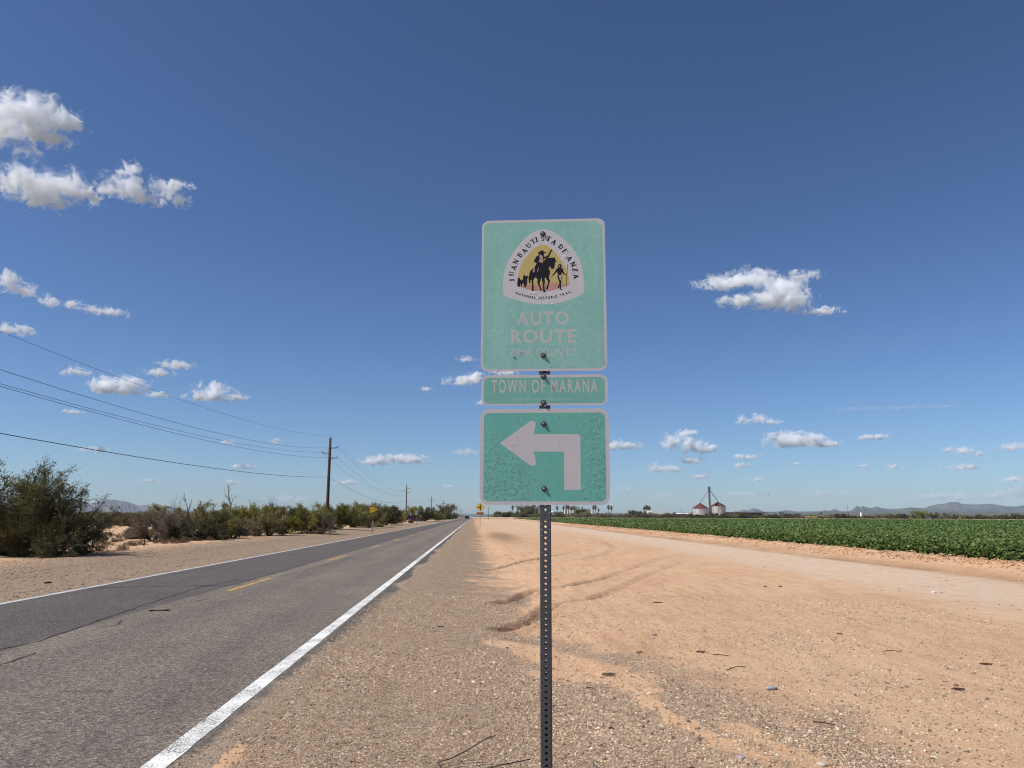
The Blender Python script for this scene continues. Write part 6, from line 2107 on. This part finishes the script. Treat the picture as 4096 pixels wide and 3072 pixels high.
clods('verge_stones', xv[kv], yv[kv], 0.009 * (0.035 / 0.009) ** (rr.uniform(0, 1, kv.sum()) ** 2.0), 5, plain('verge_stone', (0.36, 0.26, 0.185, 1), 0.9, var=0.7, scale=1.2), 'mixed stones scattered on the verge across the road')


def litter(n, seed, name, mat, lmin, lmax, rad, label, cat):
    r = random.Random(seed)
    mb = MB()
    for k in range(n):
        y = 4.6 * (22 / 4.6) ** r.random()
        x = r.uniform(-1.3, 0.62 * y)
        z = zg(x, y)
        a, l = r.uniform(0, 3.14), r.uniform(lmin, lmax)
        mb.tube([(x - math.cos(a) * l, y - math.sin(a) * l, z + 0.006), (x, y, z + 0.012), (x + math.cos(a + 0.2) * l, y + math.sin(a + 0.2) * l, z + 0.007)], rad, 3, cap=False)
    tag(mb.build(name, mat), label, cat, kind='stuff')


straw_m = plain('pale_straw', (0.62, 0.50, 0.32, 1), 0.8, var=0.15, scale=30)
twig_m = plain('dark_twig', (0.05, 0.035, 0.028, 1), 0.85, var=0.2, scale=30)
leafb_m = plain('brown_dead_leaf', (0.17, 0.08, 0.045, 1), 0.7, var=0.25, scale=30)
litter(240, 4, 'dry_straw', straw_m, 0.02, 0.07, 0.0016, 'scattered short pieces of pale dry straw on the gravel', 'straw')
litter(90, 6, 'twig_bits', twig_m, 0.01, 0.035, 0.0025, 'dark bits of twig scattered over the bare soil', 'twigs')

# single things lying about
def leaf_thing(px, py, size, label, rot):
    v = G(px, py)
    mb = MB()
    n = 7
    P = []
    for k in range(n):
        t = k / (n - 1)
        w = math.sin(math.pi * min(1, t * 0.95 + 0.03)) * size * 0.3
        P.append((-size / 2 + t * size, w, 0.010 + 0.007 * math.sin(t * 3.1)))
    vs = [(x, w, z) for x, w, z in P] + [(x, 0, z - 0.008) for x, w, z in P] + [(x, -w, z + 0.006) for x, w, z in P]
    fs = []
    for k in range(n - 1):
        fs += [(k, k + 1, n + k + 1, n + k), (n + k, n + k + 1, 2 * n + k + 1, 2 * n + k)]
    o = mb.add(vs, fs).build('dead_leaf', leafb_m)
    o.location = (v.x, v.y, zg(v.x, v.y))
    o.rotation_euler = (0, 0, rot)
    tag(o, label, 'leaf', 'brown dead leaves on the dirt')


for px, py, s_, lab, rt_ in ((2630, 2400, .20, 'large reddish brown dead leaf lying out on the smooth dirt', 0.1), (2802, 2593, .12, 'small brown dead leaf near a dark twig', 0.2), (3941, 2641, .13, 'brown dead leaf close to the frame on fine gravel', -0.3), (3830, 2739, .13, 'reddish dead leaf lying alone on fine gravel', -0.1), (2768, 3031, .07, 'brown dead leaf on the gravel near the sand channel', -0.2), (2557, 2595, .09, 'tiny reddish leaf close to the sandy patch', 0.4), (3358, 2520, .10, 'dark curled leaf in the middle of the dirt lot', 0.3)):
    leaf_thing(px, py, s_, lab, rt_)


def twig(ptsx, rad, label, name='twig', mat=None):
    P = [G(*q) for q in ptsx]
    c0 = P[0].copy()
    mb = MB()
    mb.tube([Vector((q.x - c0.x, q.y - c0.y, zg(q.x, q.y) + 0.012 + 0.012 * (k % 2))) for k, q in enumerate(P)], [rad * (1 - 0.4 * k / len(P)) for k in range(len(P))], 5)
    o = mb.build(name, mat or twig_m)
    o.location = (c0.x, c0.y, 0)
    tag(o, label, 'twig', 'dark twigs on the dirt')


twig([(2853, 2606), (2885, 2611), (2925, 2613)], 0.0055, 'dark straight twig beside the small brown leaf')
twig([(2905, 2665), (2945, 2657), (2984, 2653)], 0.0055, 'dark forked twig with a bent end')
twig([(3533, 2590), (3566, 2591), (3602, 2593)], 0.0055, 'thin dark twig lying level on the dirt lot')
twig([(3251, 2863), (3293, 2873), (3340, 2876)], 0.0055, 'black bent twig near the coarse gravel')
twig([(2345, 2712), (2362, 2718), (2382, 2722)], 0.0055, 'dark twig at the edge of the sandy patch')
twig([(1752, 2496), (1775, 2497)], 0.009, 'small dark stick on the gravel shoulder')
twig([(180, 2323), (205, 2321)], 0.03, 'dark strip lying on the far gravel verge', 'rubber_strip', plain('tyre_shred', (0.02, 0.02, 0.02, 1), 0.8))


def stone(px, py, s_, col, label):
    v = G(px, py)
    bm = bmesh.new()
    bmesh.ops.create_icosphere(bm, subdivisions=2, radius=s_)
    r = random.Random(int(px))
    for w in bm.verts:
        w.co *= 1 + 0.22 * math.sin(w.co.x / s_ * 2 + r.random()) * math.cos(w.co.y / s_ * 3 + 1)
        w.co.z *= 0.62
    me = bpy.data.meshes.new('stone')
    bm.to_mesh(me)
    bm.free()
    me.materials.append(plain('stone_rock', col, 0.9, var=0.25, scale=40, bump=0.3))
    o = link('stone', me)
    o.location = (v.x, v.y, zg(v.x, v.y) + s_ * 0.3)
    tag(o, label, 'stone', 'single stones on the ground')


stone(2618, 2528, .034, (0.25, 0.2, 0.17, 1), 'grey stone near the far ruts')
stone(3286, 3034, .028, (0.5, 0.44, 0.38, 1), 'pale stone in the sand channel')
stone(3236, 2511, .028, (0.62, 0.56, 0.48, 1), 'white pebble out on the dirt lot')
stone(2962, 3000, .026, (0.36, 0.34, 0.34, 1), 'grey stone on the coarse gravel')
stone(3734, 2361, .05, (0.62, 0.56, 0.50, 1), 'pale stone on the hard packed track by the bank')
stone(2029, 2558, .018, (0.03, 0.028, 0.028, 1), 'black stone at the edge of the sandy patch')
stone(1742, 2745, .026, (0.60, 0.52, 0.42, 1), 'cream stone on the grey gravel shoulder')
stone(2443, 2862, .020, (0.04, 0.038, 0.038, 1), 'black stone on the gravel past the post')
stone(3120, 2338, .035, (0.10, 0.08, 0.07, 1), 'dark clod out towards the dirt bank')
stone(3060, 2338, .03, (0.09, 0.07, 0.06, 1), 'small dark clod beside another near the bank')

v = G(3082, 2735)
root = empty('crushed_bottle', (v.x, v.y, zg(v.x, v.y) + 0.016), 0.1)
MB().tube([(-0.05, 0, 0), (-0.03, 0, 0.002), (0.03, 0, 0), (0.05, 0, 0.001)], [0.012, 0.018, 0.016, 0.010], 10).build('bottle_body', plain('clear_blue_plastic', (0.36, 0.42, 0.45, 1), 0.15, spec=0.6, var=0.1, scale=30), root, True)
MB().tube([(0.05, 0, 0.001), (0.064, 0, 0.001)], 0.009, 10).build('cap', plain('blue_cap', (0.06, 0.16, 0.32, 1), 0.4), root)
tag(root, 'flattened clear blue plastic bottle lying on the dirt', 'bottle')

v = G(2433, 2673)
root = empty('dry_weed_clump', (v.x, v.y, zg(v.x, v.y)))
mb = MB()
r = random.Random(3)
for k in range(26):
    a = r.uniform(0, 6.28)
    mb.tube([(r.gauss(0, .04), r.gauss(0, .02), 0.004), (r.gauss(0, .04), r.gauss(0, .02), 0.03), (math.cos(a) * .08, math.sin(a) * .05, r.uniform(0.005, .03))], 0.0022, 3, cap=False)
mb.build('stems', plain('olive_dry_stem', (0.17, 0.135, 0.06, 1), 0.8, var=0.3, scale=40), root)
tag(root, 'small clump of dried weed lying on the orange sandy patch', 'weed clump')

v = G(640, 2443)
root = empty('cardboard_scrap', (v.x, v.y, 0.005), 0.25)
MB().box((-0.09, -0.05, 0), (0.09, 0.05, 0.022)).build('flap', plain('brown_cardboard', (0.33, 0.19, 0.12, 1), 0.85, var=0.15, scale=12), root)
MB().box((-0.17, -0.045, 0), (-0.092, 0.04, 0.014)).box((0.092, -0.03, 0), (0.15, 0.045, 0.012)).build('torn_edge', twig_m, root)
tag(root, 'torn brown scrap with dark ends lying on the asphalt', 'scrap')

# bent wire hoop with thin strands, lying near the post
WO = (1600, 2850, 3.16)
wp = lambda x, y: G(WO[0] + x / WO[2], WO[1] + y / WO[2])
c0 = wp(490, 560)
wroot = empty('bent_wire_hoop', (c0.x, c0.y, zg(c0.x, c0.y)), 0)
wblk = plain('black_wire', (0.012, 0.010, 0.010, 1), 0.6, var=0.2, scale=40)


def wire(pts_, rad, name, lift=0.012):
    P = [wp(*q) for q in pts_]
    MB().tube([Vector((q.x - c0.x, q.y - c0.y, lift + 0.008 * math.sin(k * 1.7))) for k, q in enumerate(P)], rad, 6).build(name, wblk, wroot, True)


wire([(1215, 210), (1050, 285), (850, 390), (650, 480), (490, 545), (488, 575), (530, 615), (600, 650), (720, 683), (860, 687), (950, 660), (1080, 630), (1250, 592), (1450, 540), (1640, 488)], 0.0034, 'hoop_wire', 0.016)
for k, s_ in enumerate(([(520, 570), (700, 545), (880, 510), (1060, 478)], [(560, 590), (750, 560), (950, 530), (1120, 520)], [(590, 625), (760, 600), (980, 570), (1190, 533)], [(640, 660), (820, 625), (1010, 600), (1210, 568)], [(520, 560), (640, 640), (690, 655), (730, 640)], [(720, 510), (770, 535), (830, 560)], [(1020, 455), (1080, 490), (1150, 520)], [(560, 640), (640, 680), (720, 692), (800, 700)], [(1480, 590), (1550, 580), (1620, 570)], [(940, 590), (1020, 640), (1110, 650)])):
    wire(s_, 0.0013, 'thin_strand')
tag(wroot, 'black bent wire hoop with thin strands lying on gravel near the post', 'wire')
mb = MB()
r = random.Random(8)
for k in range(34):
    q = wp(r.uniform(560, 1200), r.uniform(520, 690))
    a, l = r.gauss(0.3, 0.5), r.uniform(0.02, 0.06)
    mb.tube([(q.x - l * math.cos(a), q.y - l * math.sin(a), zg(q.x, q.y) + 0.010), (q.x + l * math.cos(a), q.y + l * math.sin(a), zg(q.x, q.y) + 0.014)], 0.0018, 3, cap=False)
tag(mb.build('dry_straw', straw_m), 'little heap of pale straw caught under the black wire hoop', 'straw', kind='stuff')
